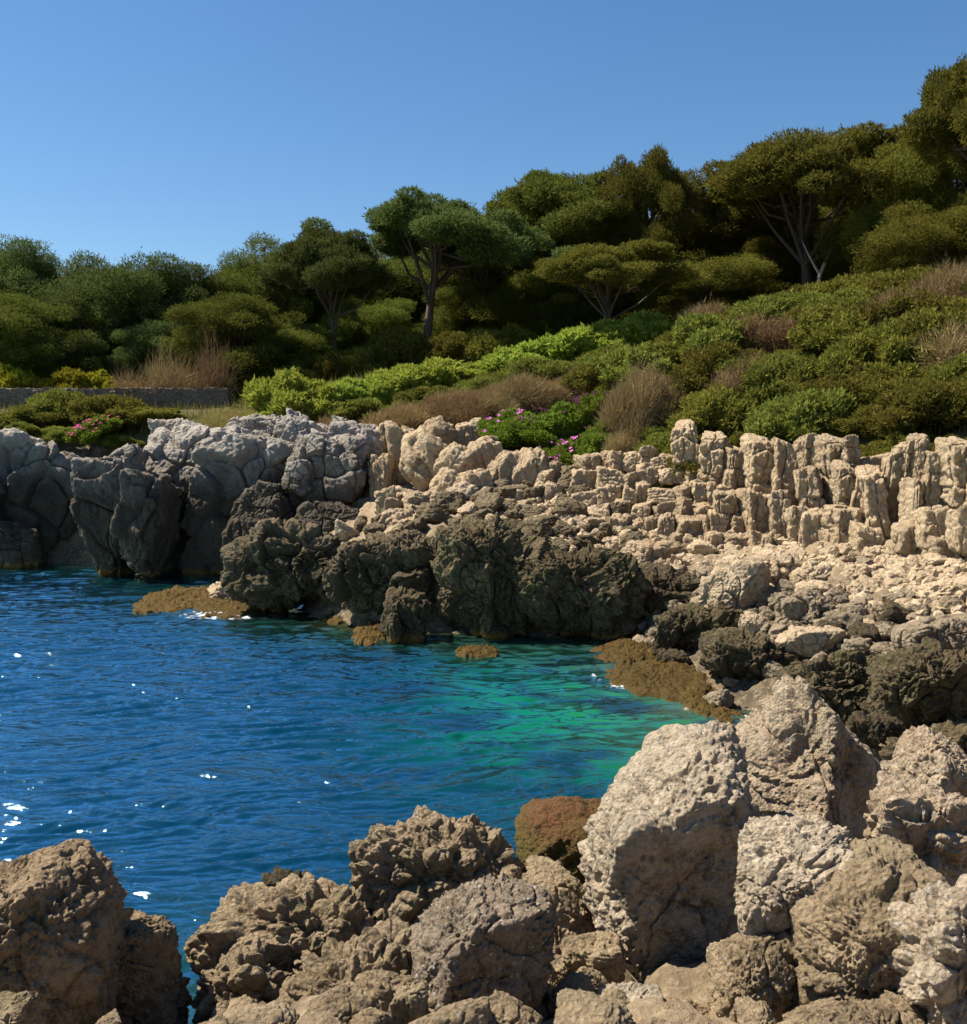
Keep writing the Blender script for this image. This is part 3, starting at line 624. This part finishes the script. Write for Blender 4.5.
rubble(40, (640, 1010, 14, 21), .25, .7, LSD + LK, 'brown stone among the dark low rocks behind the pointed boulder', 'stones among the dark low rocks', 8)
rq = np.random.RandomState(3); iv, if_ = ico(2); nst = 5200
sx = rq.uniform(1.5, 14, nst); sy = rq.uniform(14, 33, nst); sz0 = terrain_h(sx, sy); kk_ = (sz0 > 1.35 + rq.normal(size=nst) * .2) & (sz0 < 3.2); sx, sy, sz0 = sx[kk_], sy[kk_], sz0[kk_]; nst = len(sx)
ss = rq.uniform(.05, .15, nst) * rq.uniform(.7, 1.3, nst)
VV = iv[None] * (1 + .25 * rq.normal(size=(nst, len(iv), 1)) * .6) * (ss[:, None] * rq.uniform(.7, 1.3, (nst, 3)))[:, None, :] + np.stack([sx, sy, sz0 + ss * .2], 1)[:, None, :]
FF = if_[None] + (np.arange(nst) * len(iv))[:, None, None]
tag(link('shingle', mesh_np('shingle', VV.reshape(-1, 3), FF.reshape(-1, 3), M['scree'], smooth=False)), 'pale small rubble filling the scree between the larger stones', 'shingle', kind='stuff')

# ------------------------------------------------------------------ vegetation
def leaves(centers, radii, n, size, seed, aspect=.22, up=.5, squash=1.0, shell=.35, quad=True):
    """n small blades spread through the volume of the clumps; each blade a thin kite"""
    rs = np.random.RandomState(seed); centers = np.asarray(centers, float); radii = np.asarray(radii, float)
    w = radii ** 2; w /= w.sum()
    k = rs.choice(len(radii), n, p=w)
    d = rs.normal(size=(n, 3)); d /= np.linalg.norm(d, axis=1)[:, None]
    lump = 1 + .26 * perlin(d * 2.2 + k[:, None] * 3.7, seed) + .24 * perlin(d * 5.5 + k[:, None] * 1.7, seed + 2)
    r = radii[k] * lump * (1 - shell * rs.rand(n) ** 1.5 + .16 * rs.rand(n) ** 6)
    pos = centers[k] + d * r[:, None] * np.array([1, 1, squash])
    ax = d * .8 + np.array([0, 0, up]) + rs.normal(size=(n, 3)) * .55; ax /= np.linalg.norm(ax, axis=1)[:, None]
    sd = np.cross(ax, rs.normal(size=(n, 3))); sd /= np.linalg.norm(sd, axis=1)[:, None]
    L = size * rs.uniform(.6, 1.3, n)[:, None]; Wd = L * aspect
    v = np.stack([pos - sd * Wd, pos + ax * L * .4 * 0 + sd * Wd, pos + ax * L], 1).reshape(-1, 3)
    f = np.arange(3 * n).reshape(-1, 3)
    return v, f
def tubes(paths, sides=7):
    vs, fs, n0 = [], [], 0
    for pts, rad in paths:
        pts = np.asarray(pts, float)
        for i, p in enumerate(pts):
            t = pts[min(i + 1, len(pts) - 1)] - pts[max(i - 1, 0)]; t /= np.linalg.norm(t) + 1e-9
            a = np.cross(t, [.3, .9, .1]); a /= np.linalg.norm(a) + 1e-9; b = np.cross(t, a)
            th_ = np.arange(sides) / sides * 2 * np.pi
            vs.append(p + rad[i] * (np.cos(th_)[:, None] * a + np.sin(th_)[:, None] * b))
        for i in range(len(pts) - 1):
            for s in range(sides):
                q = n0 + i * sides; fs.append((q + s, q + (s + 1) % sides, q + sides + (s + 1) % sides, q + sides + s))
        n0 += len(pts) * sides
    return np.concatenate(vs), np.array(fs)

def pine_meshes(seed, kind):
    """unit pine: height 1, crown width 1 (scaled when placed)"""
    rs = np.random.RandomState(seed)
    H_ = 8.0; Wc = 7.0
    paths, cs, ra = [], [], []
    lean = rs.uniform(-.8, .8); top = {'umbrella': .62, 'full': .35, 'tall': .5}[kind]
    trunk = [np.array([lean * t ** 1.5 + .15 * math.sin(3 * t + seed), .25 * math.sin(2 * t + seed), H_ * t * .86]) for t in np.linspace(0, 1, 9)]
    paths.append((trunk, [.20 * (1 - .75 * t) for t in np.linspace(0, 1, 9)]))
    nb = {'umbrella': 24, 'full': 38, 'tall': 30}[kind]
    for k in range(nb):
        t = rs.uniform(top - .18, .95); base = trunk[min(8, int(t * 8))]
        a = k * 2.4 + rs.uniform(-.4, .4)
        if kind == 'umbrella':
            rr = Wc / 2 * rs.uniform(.25, .88); z = H_ * (.93 - .25 * (rr / (Wc / 2)) ** 2 - rs.uniform(0, .13)); pr = rs.uniform(.65, 1.15)
        elif kind == 'full':
            zt = rs.uniform(.18, .92); rr = Wc / 2 * rs.uniform(.2, .85) * math.sqrt(max(.1, 1 - ((zt - .45) / .62) ** 2)); z = H_ * zt; pr = rs.uniform(.9, 1.5)
        else:
            zt = rs.uniform(.4, .92); rr = Wc / 2 * rs.uniform(.2, .88) * math.sqrt(max(.15, 1 - ((zt - .62) / .4) ** 2)); z = H_ * zt; pr = rs.uniform(.75, 1.25)
        e = np.array([lean * .8 + rr * math.cos(a), rr * math.sin(a), z])
        mid = (base + e) / 2 + np.array([0, 0, -.15 * rr]) + rs.normal(size=3) * .12
        paths.append(([base, mid, e], [.085, .055, .02]))
        cs.append(e); ra.append(pr)
        for q in range(3):
            cs.append(e + rs.normal(size=3) * np.array([.75, .75, .28]) * pr); ra.append(pr * rs.uniform(.4, .7))
    v, f = leaves(cs, ra, 150000, .135, seed, .2, .4, {'umbrella': .6, 'full': .7, 'tall': .65}[kind], .45)
    tv, tf = tubes(paths)
    wn = np.percentile(np.abs(v[:, :2]), 99) * 2; hn = np.percentile(v[:, 2], 99.7)
    k_ = np.array([1 / wn, 1 / wn, 1 / hn]); return (v * k_, f, tv * k_, tf)
PINES = {}
for kind, seeds in (('umbrella', (1, 2, 3)), ('full', (4, 5, 6)), ('tall', (7, 8))):
    PINES[kind] = []
    for s in seeds:
        v, f, tv, tf = pine_meshes(s, kind)
        PINES[kind].append((v, f, tv, tf, {}))
def pine(kind, idx, px, pyt, wpx, Y, mat, label, group='pines behind the cove', gz=None, name='pine_tree', cat='pine tree'):
    v, f, tv, tf, cache = PINES[kind][idx % len(PINES[kind])]
    key = mat
    if key not in cache:
        cache[key] = (mesh_np('crown', v, f, M[mat], smooth=False), mesh_np('trunk', tv, tf, M['bark']))
    top = at(px, pyt, Y); x, z1 = top[0], top[2]
    z0 = (th(x, Y) if gz is None else gz) - .2
    h = z1 - z0; w = wpx * m_per_px(Y) * 1.08
    e = bpy.data.objects.new(name, None); C.objects.link(e); e.location = (x, Y, z0)
    e.scale = (w, w, h); e.rotation_euler = (0, 0, (idx * 2.1) % 6.28)
    tag(e, label, cat, group)
    link('crown', cache[key][0], e); link('trunk', cache[key][1], e)
    return e
TR = [
 ('full', 0, 12, 247, 120, 62, 'pine_blue', 'dark dense pine at the far left edge, tallest of the left woods'),
 ('full', 1, 70, 268, 115, 70, 'pine_blue', 'distant pine whose top shows just right of the far left pine'),
 ('full', 2, 122, 256, 130, 60, 'pine_blue', 'broad blue green pine with a lit top, third from the left'),
 ('full', 0, 178, 270, 115, 63, 'pine_blue', 'rounded pine just left of the dip in the skyline'),
 ('full', 1, 8, 296, 120, 55, 'pine', 'lower pale olive pine before the far left pine'),
 ('full', 2, 80, 330, 90, 57, 'pine_blue', 'small low pine behind the hedge and wall'),
 ('full', 0, 150, 325, 90, 57, 'pine_blue', 'low dark pine in the shade behind the bare brown bush'),
 ('full', 1, 240, 256, 100, 64, 'pine', 'rounded green pine right of the dip in the skyline'),
 ('full', 2, 295, 238, 120, 68, 'pine', 'pine peeping over between the rounded green one and the thin trunked umbrella one'),
 ('full', 0, 222, 300, 130, 56, 'pine', 'yellowish green pine with foliage down to the wall'),
 ('umbrella', 0, 330, 232, 125, 57, 'pine_blue', 'dark umbrella pine with a thin pale trunk, left of the big one'),
 ('full', 1, 295, 325, 110, 57, 'pine', 'low green pine bush at the foot of the thin trunked umbrella pine'),
 ('umbrella', 1, 432, 200, 185, 58, 'pine_blue', 'largest umbrella pine in the middle with a stout forked trunk'),
 ('full', 2, 375, 300, 90, 66, 'pine', 'shaded pine seen between the two middle umbrella pines'),
 ('full', 0, 470, 285, 110, 68, 'pine', 'green pine behind the stout forked trunk'),
 ('umbrella', 2, 485, 212, 130, 68, 'pine', 'pine crown showing just right behind the largest umbrella pine'),
 ('umbrella', 0, 558, 178, 165, 64, 'pine', 'tall flat topped pine between the largest umbrella pine and the tufted one'),
 ('full', 1, 545, 260, 120, 64, 'pine', 'dense pine mass under the flat topped pine'),
 ('tall', 0, 655, 156, 95, 60, 'pine_olive', 'tufted tall pine with stacked clumps on the skyline'),
 ('umbrella', 2, 612, 246, 150, 51, 'pine_olive', 'low spreading umbrella pine with twin trunks on the scrub slope'),
 ('tall', 1, 714, 183, 100, 64, 'pine_olive', 'pine filling the skyline dip between the tufted and the domed pine'),
 ('full', 2, 715, 255, 130, 58, 'pine_olive', 'dark pine thicket above the left end of the scrub hill'),
 ('umbrella', 2, 812, 138, 205, 56, 'pine_olive', 'big domed pine, widest on the right hand skyline'),
 ('tall', 1, 765, 180, 110, 64, 'pine_olive', 'pine pressed against the left side of the big domed pine'),
 ('full', 0, 780, 235, 90, 60, 'pine_olive', 'lower pine under the left half of the big domed pine'),
 ('full', 1, 890, 168, 130, 55, 'pine_olive', 'dense pine right below the right shoulder of the big domed pine'),
 ('tall', 0, 962, 128, 130, 50, 'pine_olive', 'ragged tall pine at the right edge above the scrub hill'),
 ('full', 1, 905, 150, 110, 52, 'pine_olive', 'ragged pine between the big domed pine and the right edge'),
 ('full', 2, 945, 205, 140, 48, 'pine_olive', 'dark pine thicket at the right edge on the hill crest'),
 ('umbrella', 0, 1003, 48, 160, 40, 'pine_olive', 'tallest pine reaching in from beyond the upper right edge'),
]
for t in TR: pine(*t)
# more trees of the wood behind, only glimpsed between the others
for k, (px, pyt) in enumerate(((-30, 285), (45, 300), (100, 310), (160, 300), (215, 290), (265, 275), (350, 265), (400, 250), (450, 245), (515, 230), (590, 215), (640, 220), (690, 215), (740, 205), (780, 190), (850, 180), (910, 175), (960, 180))):
    pine('full', k, px, pyt, 130, 76, 'pine_blue' if px < 300 else ('pine' if px < 600 else 'pine_olive'), 'shaded pine of the deep wood glimpsed behind the front row', 'deep wood behind the front pines')

def shrub_mesh(seed, kind):
    rs = np.random.RandomState(seed); cs, ra = [], []
    if kind == 'bare':
        return leaves([(rs.normal() * .1, rs.normal() * .1, .2) for _ in range(12)], rs.uniform(.15, .4, 12), 1100, .25, seed, .014, .6, 1, 1)
    if kind in ('dry', 'straw'):
        n = 26
        for k in range(n):
            a = rs.uniform(0, 6.28); r = rs.uniform(0, .42); cs.append((r * math.cos(a), r * math.sin(a), rs.uniform(.05, .5 * (1 - r)))); ra.append(rs.uniform(.14, .28))
        return leaves(cs, ra, 26000, .11, seed, .028, .8, 1.0, .9)
    n = 40
    for k in range(n):
        a = rs.uniform(0, 6.28); r = .44 * math.sqrt(rs.rand()); z = .52 * math.sqrt(max(0.04, 1 - (r / .5) ** 2)) * rs.uniform(.35, 1.1)
        cs.append((r * math.cos(a), r * math.sin(a), z)); ra.append(rs.uniform(.05, .19))
    sz, asp = {'bright': (.06, .3), 'olive': (.042, .28), 'green': (.048, .25), 'ice': (.06, .25), 'hedge': (.08, .3)}[kind]
    return leaves(cs, ra, 26000, sz, seed, asp, .7, .85, .5)
SH = {}
M['bare'] = M['dry']
for kind in ('bright', 'olive', 'green', 'dry', 'straw', 'hedge', 'ice', 'bare'):
    SH[kind] = []
    for s in range(3):
        v, f = shrub_mesh(50 + s * 7 + len(kind), kind); SH[kind].append(mesh_np('leaves', v, f, M[kind], smooth=False))
def shrub(kind, x, y, w, h, label, group, name='shrub', cat='shrub', z=None, rnd=random):
    zz = th(x, y) if z is None else z
    o = link(name, rnd.choice(SH[kind]), None, (x, y, zz - .08), (rnd.uniform(-.12, .12), rnd.uniform(-.12, .12), rnd.uniform(0, 6.28)), (w * 1.25, w * rnd.uniform(.9, 1.25), h * 1.45 * rnd.uniform(.75, 1.25)))
    return tag(o, label, cat, group)
NUM = ['first', 'second', 'third', 'fourth', 'fifth', 'sixth', 'seventh', 'eighth', 'ninth', 'tenth', 'eleventh', 'twelfth', 'thirteenth', 'fourteenth', 'fifteenth', 'sixteenth', 'seventeenth', 'eighteenth', 'nineteenth', 'twentieth']
rv = random.Random(4)
# rows of shrubs; each: kind, px range, depth range, count, width, height, text
ROWS = [
 ('bright', 262, 400, 44.5, 46.5, 9, 2.3, 1.5, 'bright green spurge bush, {} from the left in the clump above the headland', 'bright spurge bushes'),
 ('bright', 380, 660, 47, 50, 14, 2.8, 1.5, 'yellow green dome bush, {} from the left along the slope below the pines', 'yellow green dome bushes'),
 ('green', 340, 620, 44, 45.5, 11, 2.2, 1.1, 'green bush, {} from the left in the band between dry brush and yellow domes', 'green slope bushes'),
 ('dry', 320, 640, 42, 42.8, 20, 2.1, 1.3, 'brown dry twiggy bush, {} from the left along the cliff top', 'dry brown brush on the cliff top'),
 ('straw', 205, 320, 43.5, 45, 7, 2.2, 1.1, 'straw coloured grass tuft, {} from the left above the headland', 'dry grass tufts'),
 ('dry', 612, 668, 35, 37.5, 5, 1.8, 1.9, 'tall pinkish dry bush, {} from the left beside the first rock column', 'dry bushes by the columns'),
 ('mix', 675, 1000, 33.5, 28, 17, 2.3, 1.3, '{a} bush directly above the rock columns, {n} from the left', 'bushes above the columns'),
 ('mix', 655, 1030, 31.9, 25.6, 18, 1.3, .8, 'small {a} bush on the lip of the rock columns, {n} from the left', 'small bushes on the columns'),
 ('mix', 650, 1000, 35.5, 31, 16, 2.5, 1.5, '{a} bush in the second row above the rock columns, {n} from the left', 'second row of hill bushes'),
 ('mix', 620, 1010, 38.5, 34, 17, 2.7, 1.6, '{a} bush in the lower middle of the scrub hill, {n} from the left', 'lower middle row of hill bushes'),
 ('mix', 600, 1010, 41.5, 37.5, 17, 2.9, 1.6, '{a} bush in the upper middle of the scrub hill, {n} from the left', 'upper middle row of hill bushes'),
 ('mix', 590, 1020, 44.5, 41, 17, 2.9, 1.6, '{a} bush just under the hill crest, {n} from the left', 'bushes under the hill crest'),
 ('mix', 690, 1020, 47.5, 44.5, 12, 3.0, 1.7, '{a} bush on the crest of the scrub hill, {n} from the left', 'bushes on the hill crest'),
 ('hedge', -40, 135, 52.5, 52.5, 13, 1.9, 1.5, 'yellow green hedge bush, {} from the left behind the stone wall', 'hedge behind the wall'),
 ('green', -30, 85, 45.8, 47.5, 7, 2.2, 1.0, 'green bush, {} from the left between the left cliff and the wall', 'bushes before the wall'),
 ('olive', 95, 170, 45.5, 47, 6, 2.4, 1.0, 'grey green bush, {} from the left in the gully before the wall', 'gully bushes'),
 ('bare', 120, 235, 51.2, 52.5, 6, 2.2, 2.6, 'bare brown twiggy bush, {} from the left leaning over the stone wall', 'bare bushes at the wall'),
 ('olive', 180, 430, 54, 56, 10, 2.8, 1.8, 'low shaded bush, {} from the left at the foot of the pines', 'bushes under the pines'),
 ('olive', 440, 640, 54, 53, 8, 2.8, 1.8, 'dark underwood bush, {} from the left below the central pines', 'bushes under the central pines'),
]
for kind, a, b_, y0, y1, n, w, h, txt, grp in ROWS:
    for k in range(n):
        t = (k + .5) / n; px = a + (b_ - a) * t + rv.uniform(-.25, .25) * (b_ - a) / n; yy = y0 + (y1 - y0) * t + rv.uniform(-.5, .5)
        kd, tx = kind, txt.format(NUM[k]) if kind != 'mix' else ''
        if kind == 'mix':
            yy += rv.uniform(-.9, .9); kd = rv.choice(('olive',) * 7 + ('green',) * 3 + ('dry',))
            tx = txt.format(a={'olive': 'olive', 'green': 'green', 'dry': 'brown twiggy', 'straw': 'straw coloured'}[kd], n=NUM[k])
        x = (px - 483.5) / FPX * yy; s = rv.uniform(.65, 1.3)
        shrub(kd, x, yy, w * s, h * s * rv.uniform(.8, 1.2), tx, grp, 'hedge_bush' if kind == 'hedge' else 'bush', 'bush', rnd=rv)

# ice plants hanging over the ledge, with pink flowers
def ice_plant(px, py, Y, w, h, label, n=26, fl='flower', seed=0):
    c = at(px, py, Y); e = link('ice_plant', SH['ice'][seed % 3], None, tuple(c), (R(22), 0, seed * 1.3), (w * 1.35, w * 1.35, h * 1.4))
    tag(e, label, 'flowering plant', 'flowering ice plants')
    rs = np.random.RandomState(seed + 70); vs, fs = [], []
    for k in range(n):
        a = rs.uniform(0, 6.28); r = .55 * math.sqrt(rs.rand()); p = np.array([r * math.cos(a), r * math.sin(a), .62 * math.sqrt(max(0.02, 1 - (r / .64) ** 2)) + .04])
        b0 = len(vs); vs.append(p)
        for q in range(8):
            aa = q * math.pi / 4; rr = .045 if q % 2 == 0 else .025; vs.append(p + np.array([rr * math.cos(aa), rr * math.sin(aa) * .8, .022 + .01 * math.sin(aa)]))
        for q in range(8): fs.append((b0, b0 + 1 + q, b0 + 1 + (q + 1) % 8))
    tag(link('flowers', mesh_np('flowers', np.array(vs), np.array(fs), M[fl], smooth=False), e), kind='stuff')
    return e
IP = [(515, 440, 39, 1.9, 1.1, 'green ice plant mat with pink flowers, highest on the left of the gully'), (545, 446, 38.2, 2.0, 1.0, 'green ice plant mat next to the highest one in the gully'),
      (572, 440, 38, 2.2, 1.3, 'ice plant mat in the top middle of the flower gully'), (597, 432, 37.4, 1.7, 1.5, 'bright ice plant mat beside the pinkish dry bush'),
      (585, 468, 36.4, 1.8, 1.2, 'ice plant mat hanging lowest towards the stepped blocks'), (560, 470, 36.6, 1.3, 1.1, 'small ice plant mat hanging beside a rounded block'),
      (600, 455, 36.2, 1.2, 1.2, 'ice plant mat at the right end of the flower gully')]
for k, (px, py, Yd, w, h, lab) in enumerate(IP): ice_plant(px, py, Yd, w, h, lab, seed=k)
ice_plant(98, 438, 44.0, 1.6, .9, 'creeping green plant with a magenta flower patch above the left gully', 40, 'magenta', 9)
for k, (px, py, lab) in enumerate(((60, 432, 'low green creeper on the left cliff top beside the gully'), (120, 440, 'dark green creeper right of the magenta flowers'), (25, 428, 'low olive creeper at the left end of the left cliff top'))):
    c = at(px, py + 8, 44.2); tag(link('creeper', SH['green'][k], None, tuple(c), (R(12), 0, k), (2.0, 1.5, .9)), lab, 'creeper', 'creepers on the left cliff')
tag(link('flowering_tuft', SH['ice'][1], None, tuple(at(537, 893, 8.0)), (0, 0, 1), (.16, .14, .12)), 'tiny green tuft with pink flower between the brown crest and the tan slab', 'plant')

# undergrowth over the soil between the bushes
rs = np.random.RandomState(8); n = 90000
ux = rs.uniform(-30, 26, n); uy = rs.uniform(27, 60, n); uz = terrain_h(ux, uy); k = uz > 4.9
ux, uy, uz = ux[k], uy[k], uz[k]; n = len(ux)
base = np.stack([ux, uy, uz], 1); ax = rs.normal(size=(n, 3)) * .35 + np.array([0, 0, 1]); sd = np.cross(ax, rs.normal(size=(n, 3))); sd /= np.linalg.norm(sd, axis=1)[:, None]
L = rs.uniform(.2, .5, n)[:, None]
v = np.stack([base - sd * .03, base + sd * .03, base + ax * L], 1).reshape(-1, 3)
tag(link('undergrowth', mesh_np('undergrowth', v, np.arange(3 * n).reshape(-1, 3), M['under'], smooth=False)), 'dry grass and low undergrowth covering the soil between bushes', 'undergrowth', kind='stuff')

# ------------------------------------------------------------------ dry stone wall
w0, w1_ = at(-60, 400, 50), at(228, 400, 50)
nx, nz = 520, 60
u = np.linspace(0, 1, nx); z_ = np.linspace(0, 1, nz)
x0, x1 = w0[0], w1_[0]; zt = at(100, 388, 50)[2]; zb = 6.0
prof = [(0, zb + (zt - zb) * t) for t in z_] + [(.6 * t, zt) for t in np.linspace(.03, 1, 16)] + [(.6, zt - (zt - zb) * t) for t in np.linspace(.05, 1, 12)]
pv = np.array([(x0 + (x1 - x0) * uu, 50 + a, zz) for a, zz in prof for uu in u])
W = pv * np.array([2.2, 2.2, 4.2]); row = np.floor(W[:, 2]); W[:, 0] += (row % 2) * .5 + .2 * perlin(pv * 1.3, 4)
w1n, w2n, cid = worley(np.stack([W[:, 0], W[:, 1] * .4, W[:, 2]], 1), 5)
disp = .07 * (cid - .5) - .05 * sstep(.16, 0, w2n - w1n) + .02 * fbm(pv * 6, 3, 2)
front = (pv[:, 1] < 50.01); topm = (np.abs(pv[:, 2] - zt) < .01) & ~front
pv[:, 1] -= np.where(front, disp, 0); pv[:, 2] += np.where(pv[:, 2] > zt - .15, disp * .8, 0)
wm = rock_mat('dry_stone_wall', (.22, .18, .14), (.08, .06, .05), (.15, .115, .085), scale=1, fine=8, bump=.7, dark_amt=.5)
tag(link('stone_wall', mesh_np('stone_wall', pv, grid_faces(len(prof), nx), wm)), 'long low dry stone wall behind the gully on the left', 'wall')

# pale dead branch in the scrub on the right
for k, (px, py, s, lab) in enumerate(((905, 372, .55, 'pale dead forked branch sticking out of the hill scrub'), (935, 368, .3, 'short pale dead twig right of the forked branch in the scrub'))):
    c = at(px, py, 34.5 if k == 0 else 34.2)
    pts = [((0, 0, -s), (0.02, 0, 0), (.3 * s, 0, .45 * s), (.75 * s, .05, .8 * s)), ((0.02, 0, 0), (-.1 * s, 0, .4 * s), (-.12 * s, 0, .8 * s))]
    tv, tf = tubes([(pts[0], (.05, .045, .04, .015)), (pts[1], (.04, .03, .012))])
    tag(link('dead_branch', mesh_np('dead_branch', tv, tf, M['bark_pale']), None, tuple(c)), lab, 'branch')
# pale trunk seen in the big domed pine
tv, tf = tubes([([(0, 0, 0), (-.1, 0, 1.2), (.05, 0, 2.2), (.5, 0, 3.3), (1.3, 0, 4.6)], (.16, .14, .11, .08, .04)), ([(.05, 0, 2.2), (-.5, .1, 3.2), (-.9, .1, 4.0)], (.08, .05, .02))])
c = at(818, 318, 54.5); tag(link('bare_tree', mesh_np('bare_tree', tv, tf, M['bark_pale']), None, (c[0], c[1], c[2])), 'pale leaning bare trunk before the big domed pine', 'dead tree')

# ------------------------------------------------------------------ light
SAZ, SEL = R(75), R(54)      # azimuth to the left of the view, elevation
sd = Vector((-math.sin(SAZ) * math.cos(SEL), math.cos(SAZ) * math.cos(SEL), math.sin(SEL)))
sun = bpy.data.lights.new('sun', 'SUN'); sun.energy = 5.0; sun.angle = R(.53); sun.color = (1, .90, .76)
so_ = bpy.data.objects.new('sun', sun); C.objects.link(so_); so_.rotation_euler = sd.to_track_quat('Z', 'Y').to_euler(); so_.location = sd * 50
w = bpy.data.worlds.new('World'); bpy.context.scene.world = w; w.use_nodes = True
nt = w.node_tree; bg = nt.nodes['Background']; sky = nt.nodes.new('ShaderNodeTexSky'); sky.sky_type = 'NISHITA'; sky.sun_disc = False
sky.sun_elevation = SEL; sky.sun_rotation = -SAZ; sky.air_density = 1.0; sky.dust_density = .3; sky.ozone_density = 3.0
hs = nt.nodes.new('ShaderNodeHueSaturation'); hs.inputs['Saturation'].default_value = 1.22
nt.links.new(sky.outputs[0], hs.inputs['Color']); nt.links.new(hs.outputs[0], bg.inputs[0]); bg.inputs[1].default_value = .064
sc = bpy.context.scene
sc.view_settings.view_transform = 'Standard'; sc.view_settings.look = 'None'; sc.view_settings.exposure = 1.05; sc.view_settings.gamma = 1
sc.render.engine = 'CYCLES'; sc.cycles.use_denoising = True; sc.cycles.max_bounces = 6
